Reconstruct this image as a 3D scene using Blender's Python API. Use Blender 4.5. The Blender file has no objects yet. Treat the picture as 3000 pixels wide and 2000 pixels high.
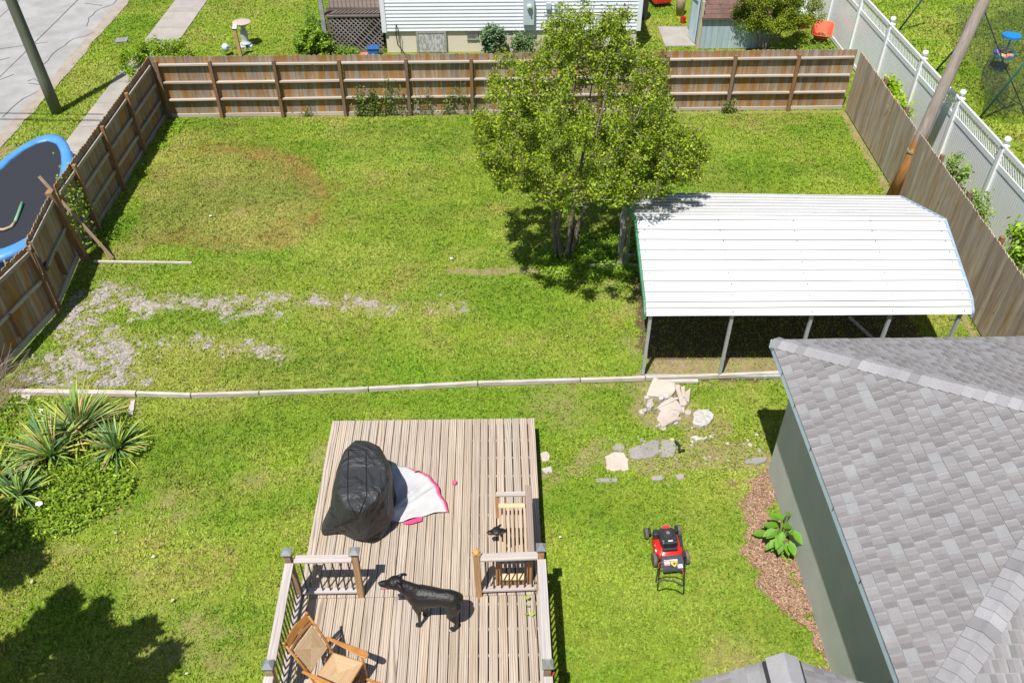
import bpy, bmesh, math, random
import numpy as np
from mathutils import Vector, Matrix
random.seed(7); RNG = np.random.default_rng(11)
S = bpy.context.scene
# ---------------- camera, world, sun, exposure ----------------
CAM_H = 11.8; F_PX = 2518.0; PITCH = math.radians(41); YAW = math.radians(-1.1)
cd = bpy.data.cameras.new('camera'); cam = bpy.data.objects.new('camera', cd); S.collection.objects.link(cam)
cam.location = (0, 0, CAM_H); cam.rotation_euler = (math.pi/2 - PITCH, 0, YAW)
cd.sensor_width = 36; cd.lens = F_PX/3000*36; cd.clip_start = .1; cd.clip_end = 2000
S.camera = cam
S.render.resolution_x = 1024; S.render.resolution_y = 682
SUN = Vector((-.21, -.41, 1)).normalized()
W = bpy.data.worlds.new('World'); S.world = W; W.use_nodes = True
nt = W.node_tree; sky = nt.nodes.new('ShaderNodeTexSky'); sky.sky_type = 'NISHITA'; sky.sun_disc = False
sky.sun_elevation = math.asin(SUN.z); sky.sun_rotation = math.atan2(SUN.x, SUN.y) % (2*math.pi)
nt.links.new(sky.outputs[0], nt.nodes['Background'].inputs[0]); nt.nodes['Background'].inputs[1].default_value = .075
sd = bpy.data.lights.new('sun', 'SUN'); so = bpy.data.objects.new('sun', sd); S.collection.objects.link(so)
sd.energy = 5.0; sd.angle = math.radians(.5); sd.color = (1, .955, .88)
so.rotation_euler = SUN.to_track_quat('Z', 'Y').to_euler()
S.view_settings.view_transform = 'Standard'; S.view_settings.look = 'None'
S.view_settings.exposure = 0.3; S.view_settings.gamma = 1
# ---------------- ray helpers: a photo pixel met with a real plane ----------------
_f = Vector((math.sin(-YAW)*math.cos(PITCH), math.cos(-YAW)*math.cos(PITCH), -math.sin(PITCH)))
_r = Vector((math.cos(YAW), math.sin(YAW), 0)); _u = _r.cross(_f)
def ray(px, py): return _f*F_PX + _r*(px-1500) - _u*(py-1000)
def G(px, py, z=0.0):
    d = ray(px, py); t = (z-CAM_H)/d.z; return Vector((d.x*t, d.y*t, z))
def GY(px, py, y):
    d = ray(px, py); t = y/d.y; return Vector((d.x*t, y, CAM_H+d.z*t))
def GX(px, py, x):
    d = ray(px, py); t = x/d.x; return Vector((x, d.y*t, CAM_H+d.z*t))
# ---------------- materials ----------------
def new_mat(name):
    m = bpy.data.materials.new(name); m.use_nodes = True
    n = m.node_tree; return m, n, n.nodes['Principled BSDF']
def node(n, t, **k):
    x = n.nodes.new(t)
    for a, v in k.items():
        if a.startswith('i_'): x.inputs[int(a[2:])].default_value = v
        else: setattr(x, a, v)
    return x
def mixc(n, fac, a, b, mode='MIX'):
    m = n.nodes.new('ShaderNodeMix'); m.data_type = 'RGBA'; m.blend_type = mode
    for s, v in ((0, fac), (6, a), (7, b)):
        if hasattr(v, 'is_linked') or hasattr(v, 'links'): n.links.new(v, m.inputs[s])
        else: m.inputs[s].default_value = v if s == 0 else (*v[:3], 1)
    return m.outputs[2]
def ramp(n, src, p0, p1, c0=(0, 0, 0), c1=(1, 1, 1)):
    r = n.nodes.new('ShaderNodeValToRGB'); n.links.new(src, r.inputs[0])
    r.color_ramp.elements[0].position = p0; r.color_ramp.elements[1].position = p1
    r.color_ramp.elements[0].color = (*c0, 1); r.color_ramp.elements[1].color = (*c1, 1); return r.outputs[0]
def coords(n, scale=(1, 1, 1), rnd=True):
    tc = n.nodes.new('ShaderNodeTexCoord'); v = tc.outputs['Object']
    at = n.nodes.new('ShaderNodeAttribute'); at.attribute_name = 'tint'
    if rnd:
        mu = node(n, 'ShaderNodeVectorMath', operation='MULTIPLY_ADD')
        n.links.new(at.outputs['Alpha'], mu.inputs[0]); mu.inputs[1].default_value = (37, 53, 71); n.links.new(v, mu.inputs[2]); v = mu.outputs[0]
    mp = n.nodes.new('ShaderNodeMapping'); n.links.new(v, mp.inputs[0]); mp.inputs['Scale'].default_value = scale
    return mp.outputs[0], at
def noise(n, v, scale, detail=4, rough=.6, dist=0):
    x = n.nodes.new('ShaderNodeTexNoise'); n.links.new(v, x.inputs['Vector']); x.inputs['Scale'].default_value = scale
    x.inputs['Detail'].default_value = detail; x.inputs['Roughness'].default_value = rough; x.inputs['Distortion'].default_value = dist
    return x.outputs[0]
def bump(n, bs, src, strength, dist=.01):
    b = n.nodes.new('ShaderNodeBump'); b.inputs['Strength'].default_value = strength; b.inputs['Distance'].default_value = dist
    n.links.new(src, b.inputs['Height']); n.links.new(b.outputs[0], bs.inputs['Normal'])
def mat(name, c1, c2=None, rough=.6, scale=6, stretch=(1, 1, 1), metal=0, bmp=0, bscale=None, spec=.5, sharp=(.35, .65), detail=5, trans=0):
    m, n, b = new_mat(name); v, at = coords(n, stretch)
    c2 = c2 or tuple(x*.8 for x in c1)
    nz = noise(n, v, scale, detail)
    col = mixc(n, 1.0, mixc(n, ramp(n, nz, *sharp), c1, c2), at.outputs['Color'], 'MULTIPLY')
    n.links.new(col, b.inputs['Base Color']); b.inputs['Roughness'].default_value = rough
    b.inputs['Metallic'].default_value = metal; b.inputs['Specular IOR Level'].default_value = spec
    if bmp: bump(n, b, noise(n, v, bscale or scale*4, 4), bmp)
    if trans:
        t = n.nodes.new('ShaderNodeBsdfTranslucent'); n.links.new(col, t.inputs[0])
        mx = n.nodes.new('ShaderNodeMixShader'); mx.inputs[0].default_value = trans
        n.links.new(b.outputs[0], mx.inputs[1]); n.links.new(t.outputs[0], mx.inputs[2])
        n.links.new(mx.outputs[0], n.nodes['Material Output'].inputs[0])
    return m
def wood(name, base, dark, light=None, axis=2, ring=.0, rough=.8, knots=True, orange=None, width=.14, osharp=(.45, .62), fine=1.0, greytop=None):
    """grain runs along axis; streaks, distorted growth rings, knots; tint attribute per board"""
    m, n, b = new_mat(name)
    light = light or tuple(min(1, x*1.3) for x in base)
    st = [1, 1, 1]; st[axis] = .045
    v, at = coords(n, tuple(st))
    s1 = noise(n, v, 38*fine, 6, .65); s2 = noise(n, v, 9, 3, .5)
    c = mixc(n, ramp(n, s1, .3, .7), dark, light)
    c = mixc(n, .55, c, mixc(n, ramp(n, s2, .35, .65), base, light))
    if ring:
        st2 = [1, 1, 1]; st2[axis] = .07
        v2, _ = coords(n, tuple(st2))
        w = n.nodes.new('ShaderNodeTexWave'); w.wave_type = 'RINGS'; w.rings_direction = 'XYZ'[axis] if False else 'SPHERICAL'
        n.links.new(v2, w.inputs[0]); w.inputs['Scale'].default_value = 22; w.inputs['Distortion'].default_value = 5; w.inputs['Detail'].default_value = 2
        w.inputs['Detail Scale'].default_value = .6
        c = mixc(n, ramp(n, w.outputs[1], .55, 1.0, (0, 0, 0), (ring, ring, ring)), c, dark)
    if orange:
        st3 = [1, 1, 1]; st3[axis] = .13
        v3, _ = coords(n, tuple(st3))
        c = mixc(n, ramp(n, noise(n, v3, 7, 3, .6), *osharp), c, orange)
    if knots:
        st4 = [1, 1, 1]; st4[axis] = .55
        v4, _ = coords(n, tuple(st4))
        vo = n.nodes.new('ShaderNodeTexVoronoi'); n.links.new(v4, vo.inputs[0]); vo.inputs['Scale'].default_value = 3.2
        k = ramp(n, vo.outputs[0], .035, .07, (1, 1, 1), (0, 0, 0))
        c = mixc(n, k, c, tuple(x*.45 for x in dark))
    if greytop:
        tc2 = n.nodes.new('ShaderNodeTexCoord'); sp2 = n.nodes.new('ShaderNodeSeparateXYZ'); n.links.new(tc2.outputs['Object'], sp2.inputs[0])
        ad2 = node(n, 'ShaderNodeMath', operation='MULTIPLY_ADD'); n.links.new(s2, ad2.inputs[0]); ad2.inputs[1].default_value = .5; n.links.new(sp2.outputs[2], ad2.inputs[2])
        c = mixc(n, ramp(n, ad2.outputs[0], greytop, greytop+.35, (0, 0, 0), (.85, .85, .85)), c, mixc(n, ramp(n, s1, .3, .7), (.17, .145, .135), (.44, .41, .40)))
    c = mixc(n, 1.0, c, at.outputs['Color'], 'MULTIPLY')
    n.links.new(c, b.inputs['Base Color']); b.inputs['Roughness'].default_value = rough; b.inputs['Specular IOR Level'].default_value = .25
    bump(n, b, s1, .35, .006)
    return m
# ---------------- mesh building ----------------
COL = S.collection
def finish(me, name, m, parent, smooth=False):
    me.materials.append(m)
    if smooth: me.polygons.foreach_set('use_smooth', [True]*len(me.polygons))
    o = bpy.data.objects.new(name, me); COL.objects.link(o)
    if parent is not None:
        o.parent = parent; o.matrix_parent_inverse = MW.get(parent.name, Matrix.Identity(4)).inverted()
    return o
MW = {}
def thing(name, label, cat, loc=(0, 0, 0), rotz=0, group=None):
    o = bpy.data.objects.new(name, None); COL.objects.link(o); o.location = loc; o.rotation_euler = (0, 0, rotz)
    o.empty_display_size = .2
    MW[o.name] = Matrix.Translation(Vector(loc)) @ Matrix.Rotation(rotz, 4, 'Z')
    o['label'] = label; o['category'] = cat
    if group: o['group'] = group
    return o
def tag(o, label, cat=None, group=None, kind=None):
    o['label'] = label
    if cat: o['category'] = cat
    if group: o['group'] = group
    if kind: o['kind'] = kind
    return o
def dup(root, loc=None, rotz=None, label=None, group=None):
    r = root.copy(); COL.objects.link(r)
    if loc is not None: r.location = loc
    if rotz is not None: r.rotation_euler = (0, 0, rotz)
    if label: r['label'] = label
    if group: r['group'] = group
    for ch in list(root.children):
        c = ch.copy(); COL.objects.link(c); c.parent = r
        for g_ in ch.children:
            d = g_.copy(); COL.objects.link(d); d.parent = c
    return r
def tn(v=0.0, a=.12):
    k = 1+random.uniform(-a, a)+v
    return (k*random.uniform(.97, 1.03), k*random.uniform(.98, 1.02), k*random.uniform(.97, 1.03), random.random())
class MB:
    def __init__(s, M=None): s.v = []; s.f = []; s.c = []; s.M = M
    def add(s, vs, fs, tint=(1, 1, 1, .5)):
        k = len(s.v)
        for p in vs:
            p = Vector(p); s.v.append(tuple(s.M @ p) if s.M else tuple(p))
        for f in fs: s.f.append(tuple(i+k for i in f)); s.c.append(tint)
        return s
    def box(s, c, d, rz=0, tint=(1, 1, 1, .5), rx=0, ry=0):
        R = Matrix.Rotation(rz, 3, 'Z') @ Matrix.Rotation(ry, 3, 'Y') @ Matrix.Rotation(rx, 3, 'X'); c = Vector(c)
        P = [c + R @ Vector((sx*d[0]/2, sy*d[1]/2, sz*d[2]/2)) for sz in (-1, 1) for sx, sy in ((-1, -1), (1, -1), (1, 1), (-1, 1))]
        return s.add(P, [(3, 2, 1, 0), (4, 5, 6, 7), (0, 1, 5, 4), (1, 2, 6, 5), (2, 3, 7, 6), (3, 0, 4, 7)], tint)
    def beam(s, a, b, w, h, up=(0, 0, 1), tint=(1, 1, 1, .5)):
        a = Vector(a); b = Vector(b); d = (b-a).normalized(); up = Vector(up)
        x = d.cross(up)
        if x.length < 1e-4: x = d.cross(Vector((1, 0, 0)))
        x.normalize(); y = x.cross(d)
        P = [p + x*sx*w/2 + y*sy*h/2 for p in (a, b) for sx, sy in ((-1, -1), (1, -1), (1, 1), (-1, 1))]
        return s.add(P, [(3, 2, 1, 0), (4, 5, 6, 7), (0, 1, 5, 4), (1, 2, 6, 5), (2, 3, 7, 6), (3, 0, 4, 7)], tint)
    def tube(s, pts, r, n=8, tint=(1, 1, 1, .5), cap=True):
        pts = [Vector(p) for p in pts]; rr = r if isinstance(r, (list, tuple)) else [r]*len(pts)
        rings = []; x = None
        for i, p in enumerate(pts):
            d = (pts[min(i+1, len(pts)-1)] - pts[max(i-1, 0)])
            d = d.normalized() if d.length > 1e-9 else Vector((0, 0, 1))
            if x is None: x = d.orthogonal().normalized()
            x = (x - d*x.dot(d)); x = x.normalized() if x.length > 1e-6 else d.orthogonal().normalized()
            y = d.cross(x); rings.append([p + (x*math.cos(t) + y*math.sin(t))*rr[i] for t in [2*math.pi*k/n for k in range(n)]])
        vs = [q for R in rings for q in R]; fs = []
        for i in range(len(pts)-1):
            for k in range(n): fs.append((i*n+k, i*n+(k+1) % n, (i+1)*n+(k+1) % n, (i+1)*n+k))
        if cap: fs.append(tuple(range(n))[::-1]); fs.append(tuple((len(pts)-1)*n+k for k in range(n)))
        return s.add(vs, fs, tint)
    def lathe(s, prof, c=(0, 0, 0), n=20, tint=(1, 1, 1, .5), sx=1, sy=1):
        c = Vector(c); vs = [c + Vector((r*sx*math.cos(2*math.pi*k/n), r*sy*math.sin(2*math.pi*k/n), z)) for r, z in prof for k in range(n)]
        fs = [(i*n+k, i*n+(k+1) % n, (i+1)*n+(k+1) % n, (i+1)*n+k) for i in range(len(prof)-1) for k in range(n)]
        fs.append(tuple(range(n))[::-1]); fs.append(tuple((len(prof)-1)*n+k for k in range(n)))
        return s.add(vs, fs, tint)
    def prism(s, outline, z0, z1, tint=(1, 1, 1, .5)):
        n = len(outline); vs = [(x, y, z0) for x, y in outline] + [(x, y, z1) for x, y in outline]
        fs = [tuple(range(n))[::-1], tuple(range(n, 2*n))] + [(k, (k+1) % n, n+(k+1) % n, n+k) for k in range(n)]
        return s.add(vs, fs, tint)
    def slab(s, P, off, tint=(1, 1, 1, .5)):   # planar outline in 3d extruded by off
        n = len(P); off = Vector(off); vs = [Vector(p) for p in P] + [Vector(p)+off for p in P]
        fs = [tuple(range(n))[::-1], tuple(range(n, 2*n))] + [(k, (k+1) % n, n+(k+1) % n, n+k) for k in range(n)]
        return s.add(vs, fs, tint)
    def grid(s, fn, nu, nv, tint=(1, 1, 1, .5), close=False):
        vs = [fn(i/nu, j/nv) for i in range(nu+1) for j in range(nv+1)]
        fs = [(i*(nv+1)+j, (i+1)*(nv+1)+j, (i+1)*(nv+1)+j+1, i*(nv+1)+j+1) for i in range(nu) for j in range(nv)]
        return s.add(vs, fs, tint)
    def build(s, name, m, parent=None, smooth=False, bevel=0, sub=0, solid=0, autos=None):
        me = bpy.data.meshes.new(name); me.from_pydata(s.v, [], s.f)
        bm = bmesh.new(); bm.from_mesh(me)
        at = me.color_attributes.new('tint', 'FLOAT_COLOR', 'CORNER')
        buf = []
        for f, c in zip(s.f, s.c): buf += list(c)*len(f)
        at.data.foreach_set('color', buf)
        bm.free()
        bm = bmesh.new(); bm.from_mesh(me); bmesh.ops.recalc_face_normals(bm, faces=bm.faces); bm.to_mesh(me); bm.free()
        o = finish(me, name, m, parent, smooth)
        if solid: k = o.modifiers.new('s', 'SOLIDIFY'); k.thickness = solid; k.offset = 0
        if bevel: k = o.modifiers.new('b', 'BEVEL'); k.width = bevel; k.segments = 2; k.limit_method = 'ANGLE'
        if sub: k = o.modifiers.new('u', 'SUBSURF'); k.levels = sub; k.render_levels = sub
        if smooth and autos:
            me.set_sharp_from_angle(angle=math.radians(autos))
        return o
def np_mesh(name, V, Fc, C, m, parent=None, smooth=False):
    """V (n,3), Fc (f,k), C (f,3) colours per face"""
    me = bpy.data.meshes.new(name); nf, k = Fc.shape
    me.vertices.add(len(V)); me.vertices.foreach_set('co', V.astype(np.float32).ravel())
    me.loops.add(nf*k); me.loops.foreach_set('vertex_index', Fc.astype(np.int32).ravel())
    me.polygons.add(nf); me.polygons.foreach_set('loop_start', np.arange(0, nf*k, k, dtype=np.int32))
    me.update(calc_edges=True)
    at = me.color_attributes.new('tint', 'FLOAT_COLOR', 'CORNER')
    C4 = np.concatenate([C, np.full((nf, 1), .5)], 1)
    at.data.foreach_set('color', np.repeat(C4, k, axis=0).astype(np.float32).ravel())
    return finish(me, name, m, parent, smooth)
_tabs = [np.random.default_rng(s).random((128, 128)) for s in range(8)]
def vn(x, y, sc, seed=0, oct=3):
    out = 0; amp = 1; tot = 0
    for o in range(oct):
        T = _tabs[(seed+o) % 8]; X = x*sc*2**o+seed*13.7; Y = y*sc*2**o+seed*7.3
        i = np.floor(X).astype(int); j = np.floor(Y).astype(int); fx = X-i; fy = Y-j
        fx = fx*fx*(3-2*fx); fy = fy*fy*(3-2*fy)
        a = T[i % 128, j % 128]; b = T[(i+1) % 128, j % 128]; c = T[i % 128, (j+1) % 128]; d = T[(i+1) % 128, (j+1) % 128]
        out = out + amp*((a*(1-fx)+b*fx)*(1-fy)+(c*(1-fx)+d*fx)*fy); tot += amp; amp *= .5
    return out/tot
def leaf_mesh(name, P, size, cols, m, parent=None, up=.6, aspect=.5, dirs=None, fold=0.0):
    """diamond shaped leaves: P (n,3) positions"""
    n = len(P); size = np.broadcast_to(size, (n,))[:, None]
    nrm = RNG.normal(size=(n, 3)); nrm[:, 2] = np.abs(nrm[:, 2])+up; nrm /= np.linalg.norm(nrm, axis=1, keepdims=True)
    d = RNG.normal(size=(n, 3)) if dirs is None else dirs + .4*RNG.normal(size=(n, 3))
    d -= nrm*(d*nrm).sum(1, keepdims=True); d /= np.linalg.norm(d, axis=1, keepdims=True)
    w = np.cross(nrm, d)
    V = np.stack([P, P+d*size*.5+w*size*aspect*.5+nrm*size*.08, P+d*size, P+d*size*.5-w*size*aspect*.5+nrm*size*.08], 1).reshape(-1, 3)
    Fc = np.arange(4*n).reshape(n, 4)
    return np_mesh(name, V, Fc, cols, m, parent)
def leafcols(n, c1, c2, var=.15):
    t = RNG.random((n, 1)); c = np.array(c1)*(1-t)+np.array(c2)*t
    return c*(1+RNG.uniform(-var, var, (n, 1)))
def pip(x, y, poly):
    inside = np.zeros(x.shape, bool); n = len(poly)
    for i in range(n):
        x0, y0 = poly[i][:2]; x1, y1 = poly[(i+1) % n][:2]
        if y0 == y1: continue
        c = ((y0 > y) != (y1 > y)) & (x < (x1-x0)*(y-y0)/(y1-y0)+x0); inside ^= c
    return inside
def pdist(x, y, pts, rad):
    """signed distance to a polyline of varying radius (negative inside)"""
    best = np.full(x.shape, 1e9)
    for (a, ra), (b, rb) in zip(zip(pts[:-1], rad[:-1]), zip(pts[1:], rad[1:])):
        dx, dy = b[0]-a[0], b[1]-a[1]; L = dx*dx+dy*dy+1e-9
        t = np.clip(((x-a[0])*dx+(y-a[1])*dy)/L, 0, 1)
        dd = np.hypot(x-a[0]-t*dx, y-a[1]-t*dy)-(ra+(rb-ra)*t); best = np.minimum(best, dd)
    return best
MASKOBJ = []
# ======================= GROUND =======================
def gp(pts): return [tuple(G(px, py))[:2] for px, py in pts]
YF, XL, XR = 24.0, -9.85, 10.2           # back fence, left fence, right fence
TR1 = (gp([(215, 930), (300, 868), (390, 888), (480, 886), (600, 890), (700, 888), (800, 884), (900, 887), (1000, 890), (1100, 897), (1200, 900), (1330, 906)]),
       [.30, .34, .18, .16, .10, .14, .12, .11, .10, .04, .02, .0])
TR2 = (gp([(150, 1090), (240, 1060), (330, 1030), (420, 1012), (500, 1010), (560, 1014), (640, 1018), (700, 1016), (760, 1024), (815, 1036)]),
       [.50, .60, .45, .22, .12, .04, .0, .10, .08, .0])
TR3 = (gp([(250, 1010), (230, 940), (300, 960), (330, 1110), (420, 1120)]), [.22, .2, .0, .25, .1])
TR4 = (gp([(330, 880), (370, 850), (410, 838)]), [.1, .1, .02])
RING = (gp([(470, 500), (520, 450), (620, 430), (740, 438), (850, 470), (930, 530), (965, 590), (930, 640), (850, 680), (760, 705), (660, 700), (560, 690), (450, 690)]),
        [.1, .15, .25, .3, .2, .1, .15, .3, .42, .25, .15, .1, .1])
RINGC = gp([(430, 500), (600, 430), (850, 450), (960, 560), (900, 700), (640, 740), (400, 720)])
MULCH = gp([(2120, 1395), (2185, 1415), (2245, 1380), (2300, 1560), (2345, 1700), (2460, 2010), (2400, 2010), (2360, 1880), (2300, 1790), (2235, 1690), (2185, 1560), (2150, 1470)])
PATH = (gp([(1560, 1400), (1650, 1380), (1760, 1330), (1880, 1340), (2050, 1330), (2250, 1345)]), [.25, .2, .25, .35, .35, .3])
PATH2 = (gp([(1930, 1130), (1950, 1200), (2010, 1235), (2080, 1250), (2080, 1310)]), [.42, .5, .45, .3, .2])
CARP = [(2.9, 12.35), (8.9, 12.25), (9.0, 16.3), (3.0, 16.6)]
CFR = gp([(1895, 1112), (1900, 1050), (2300, 1045), (2310, 1095)])
EDGE = (gp([(1320, 793), (1450, 795), (1560, 792), (1700, 800)]), [.03, .1, .08, .04])
spots = [(660, 535, .5, .35), (1510, 735, .12, .08), (1790, 870, .5, .25), (1840, 900, .3, .3), (1850, 1010, .35, .35), (1640, 1180, .6, .5), (1650, 1230, .3, .3),
         (340, 1500, .2, .15), (480, 1480, .35, .25), (730, 1400, .3, .2), (930, 1330, .22, .3), (1770, 830, .4, .2), (500, 1900, .35, .3), (630, 1930, .3, .2),
         (660, 1850, .3, .15), (2250, 340, .25, .1), (2320, 360, .3, .12), (1500, 1000, .12, .1), (2320, 1000, .0, .0), (700, 620, .14, .1), (390, 1190, .2, .35), (380, 725, .35, .2),
         (560, 1830, .3, .2), (2160, 1935, .35, .3), (230, 1610, .2, .1), (410, 1680, .15, .15), (520, 1510, .2, .2), (2090, 1960, .15, .2)]
spots = [(*tuple(G(a, b))[:2], c, d) for a, b, c, d in spots]
def masks(x, y):
    n1 = vn(x, y, 1.9, 1, 4)-.5; n2 = vn(x, y, .55, 3, 3)-.5; n3 = vn(x, y, 6, 5, 2)-.5
    grav = np.full(x.shape, 9.0)
    for P, R_ in (TR1, TR2, TR3, TR4): grav = np.minimum(grav, pdist(x, y, P, R_))
    inyard = (x > XL) & (x < XR) & (y < YF)
    wob = n1*.75+n3*.45
    n4 = vn(x, y, 3.3, 6, 3)-.5
    gravel = np.clip(.5-(grav+.02+wob+n4*1.3)/.34, 0, 1)*np.clip(1.15-np.clip(vn(x, y, 7, 2, 3)-.40, 0, 1)*4.5, 0, 1)*inyard*(y > 12.35)
    dirt = np.clip(.5-(grav-.16+wob*.8)/.5, 0, 1)*.75*inyard*(y > 12.35)
    ring = np.clip(.5-(pdist(x, y, *RING)+n1*1.3+n3*.6+n2*.9+.1)/1.0, 0, 1)*.60
    pale = pip(x+n1*.8, y+n2*1.2, RINGC)*.42
    bare = np.zeros(x.shape)
    for a, b, c, d in spots:
        if c > 0: bare = np.maximum(bare, np.clip(1.15-np.hypot((x-a)/(c*1.4), (y-b)/(d*1.4))+n1*.9+n3*.9, 0, 1)*.55)
    bare = np.maximum(bare, np.clip(.5-(pdist(x, y, *PATH)+wob*.9)/.25, 0, 1)*.8)
    bare = np.maximum(bare, np.clip(.5-(pdist(x, y, *PATH2)+wob*.9)/.25, 0, 1)*.8)
    bare = np.maximum(bare, np.clip(.5-(pdist(x, y, *EDGE)+wob*.4)/.12, 0, 1)*.9)
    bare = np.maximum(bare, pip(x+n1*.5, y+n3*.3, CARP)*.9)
    bare = np.maximum(bare, pip(x+n1*.6, y+n3*.3, CFR)*np.clip(.75+n1*3, 0, 1))
    # thin worn line along fences and house
    bare = np.maximum(bare, np.clip(.5-(np.abs(x-(10.0+(y-13)*.038))-.08+n1*.15)/.1, 0, 1)*.9*(y < YF)*(y > 10))
    bare = np.maximum(bare, np.clip(.5-(np.abs(y-YF+.05)-.06+n1*.15)/.08, 0, 1)*.6*inyard)
    bare = np.maximum(bare, np.clip(.5-(np.abs(y-12.22)-.03+n1*.35)/.12, 0, 1)*.5*inyard)
    mul = pip(x+n1*.6+n3*.35, y+n1*.5, MULCH)*np.clip(1.25-np.clip(vn(x, y, 2.4, 3, 3)-.5, 0, 1)*4.0, 0, 1)
    verge = (x < -12.2) & (y < 22.3+n1*2) & (y > 16)
    bare = np.maximum(bare, verge*np.clip(.55+n1*2.5+n3*1.5, 0, 1)*.9)
    dry = np.clip(n2*2.2+n1*.9+.1, 0, 1)
    return gravel, dirt, ring, pale, bare, mul, dry, n1, n2, n3
def ground_rgb(x, y):
    gravel, dirt, ring, pale, bare, mul, dry, n1, n2, n3 = masks(x, y)
    def L(a, b, t): return a*(1-t[..., None])+np.array(b)*t[..., None]
    c = np.broadcast_to(np.array((.19, .265, .028)), x.shape+(3,)).copy()
    c = L(c, (.29, .29, .07), np.clip(dry, 0, 1)*.8)
    c = L(c, (.24, .19, .07), pale); c = L(c, (.25, .145, .05), ring)
    soil = np.array((.30, .22, .14))
    c = L(c, (.31, .235, .15), bare); c = L(c, (.33, .27, .19), dirt); c = L(c, (.31, .285, .26), gravel); c = L(c, (.12, .085, .055), pip(x+n1*.5, y+n3*.3, CARP)*(1-pip(x, y, CFR)*1.0)); c = L(c, (.22, .115, .07), mul)  # under the carport, dark soil colour lowered further to deepen the shade
    return c
xs = np.concatenate([[-400, -150, -70, -40, -26], np.arange(-20, 20.01, .085), [24, 34, 60, 150, 400]])
ys = np.concatenate([[-300, -100, -30, -8, 2], np.arange(4, 35, .085), [37, 45, 70, 150, 500]])
XX, YY = np.meshgrid(xs, ys, indexing='ij')
ZZ = (vn(XX, YY, .35, 2, 3)-.5)*.05*((XX > -9.6) & (XX < 10) & (YY > 5) & (YY < 23.8))-.012
nx, ny = XX.shape; idx = np.arange(nx*ny).reshape(nx, ny)
Fq = np.stack([idx[:-1, :-1], idx[1:, :-1], idx[1:, 1:], idx[:-1, 1:]], -1).reshape(-1, 4)
cx = (XX[:-1, :-1]+XX[1:, 1:])/2; cy = (YY[:-1, :-1]+YY[1:, 1:])/2
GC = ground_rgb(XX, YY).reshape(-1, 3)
m_ground, n, b = new_mat('ground_soil_and_turf')
v, at = coords(n, rnd=False)
fn_ = noise(n, v, 26, 8, .75); f2 = noise(n, v, 5, 5, .6)
c = mixc(n, 1, at.outputs['Color'], ramp(n, fn_, .25, .75, (.55, .55, .5), (1.4, 1.4, 1.35)), 'MULTIPLY')
c = mixc(n, 1, c, ramp(n, f2, .3, .7, (.8, .8, .8), (1.15, 1.15, 1.15)), 'MULTIPLY')
n.links.new(c, b.inputs['Base Color']); b.inputs['Roughness'].default_value = .95; b.inputs['Specular IOR Level'].default_value = .1
bump(n, b, fn_, .8, .03)
me = bpy.data.meshes.new('ground')
me.vertices.add(nx*ny); me.vertices.foreach_set('co', np.stack([XX, YY, ZZ], -1).astype(np.float32).ravel())
me.loops.add(len(Fq)*4); me.loops.foreach_set('vertex_index', Fq.astype(np.int32).ravel())
me.polygons.add(len(Fq)); me.polygons.foreach_set('loop_start', np.arange(0, len(Fq)*4, 4, dtype=np.int32)); me.update(calc_edges=True)
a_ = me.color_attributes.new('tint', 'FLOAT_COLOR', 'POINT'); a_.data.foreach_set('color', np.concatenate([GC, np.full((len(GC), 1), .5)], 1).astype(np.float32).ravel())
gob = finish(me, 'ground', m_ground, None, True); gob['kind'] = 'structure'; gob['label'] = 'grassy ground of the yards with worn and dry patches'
def struct(name, mb, m, label, **k):
    o = mb.build(name, m, None, **k); o['kind'] = 'structure'; o['label'] = label; return o
# street, kerb side, pavement
m_conc = mat('weathered_concrete', (.36, .355, .355), (.28, .275, .27), .9, 1.3, bmp=.25, bscale=60, detail=8)
m_walk = mat('pavement_concrete', (.38, .35, .325), (.30, .27, .25), .9, 1.6, bmp=.25, bscale=60, detail=8)
m_crack = mat('dark_joint_filler', (.06, .055, .05), (.12, .11, .10), .9, 8)
mb = MB(); mb.add([(-60, -20, .012), (-14.35, -20, .012), (-14.35, 120, .012), (-60, 120, .012)], [(0, 1, 2, 3)])
road = struct('road', mb, m_conc, 'pale concrete street with dark cracks and joints')
m_dust = mat('roadside_dust', (.30, .25, .20), (.36, .32, .28), .95, 2.5, bmp=.4, bscale=40)
mb = MB(); L_ = [(-14.35-.06+.25*(vn(np.array([0.]), np.array([y]), .9, 2)[0]-.5), y) for y in np.arange(10, 60, .3)]
R_ = [(-14.0+.3*(vn(np.array([5.]), np.array([y]), .9, 4)[0]-.5), y) for y in np.arange(10, 60, .3)]
vs = [(x, y, .016) for x, y in L_]+[(x, y, .016) for x, y in R_]; k_ = len(L_)
mb.add(vs, [(i, k_+i, k_+i+1, i+1) for i in range(k_-1)])
struct('gutter', mb, m_dust, 'dusty dirt strip at the edge of the street')
def ribbon(mb, pts, w, z, jit=0.0, seg=.25):
    P = []
    for a, b in zip(pts[:-1], pts[1:]):
        a = Vector(a[:2]); b = Vector(b[:2]); k = max(1, int((b-a).length/seg))
        P += [a.lerp(b, i/k) for i in range(k)]
    P.append(Vector(pts[-1][:2])); Q = []
    for i, p in enumerate(P):
        d = (P[min(i+1, len(P)-1)]-P[max(i-1, 0)]).normalized(); nn = Vector((-d.y, d.x)); p = p+nn*random.uniform(-jit, jit)
        ww = w*random.uniform(.6, 1.2) if jit else w
        Q += [(p.x+nn.x*ww/2, p.y+nn.y*ww/2, z), (p.x-nn.x*ww/2, p.y-nn.y*ww/2, z)]
    mb.add(Q, [(2*i, 2*i+1, 2*i+3, 2*i+2) for i in range(len(P)-1)])
mb = MB()
for x in (-16.05, -18.3, -21.2): ribbon(mb, [(x, 8), (x, 60)], .04, .017, .01, 1.2)
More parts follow.
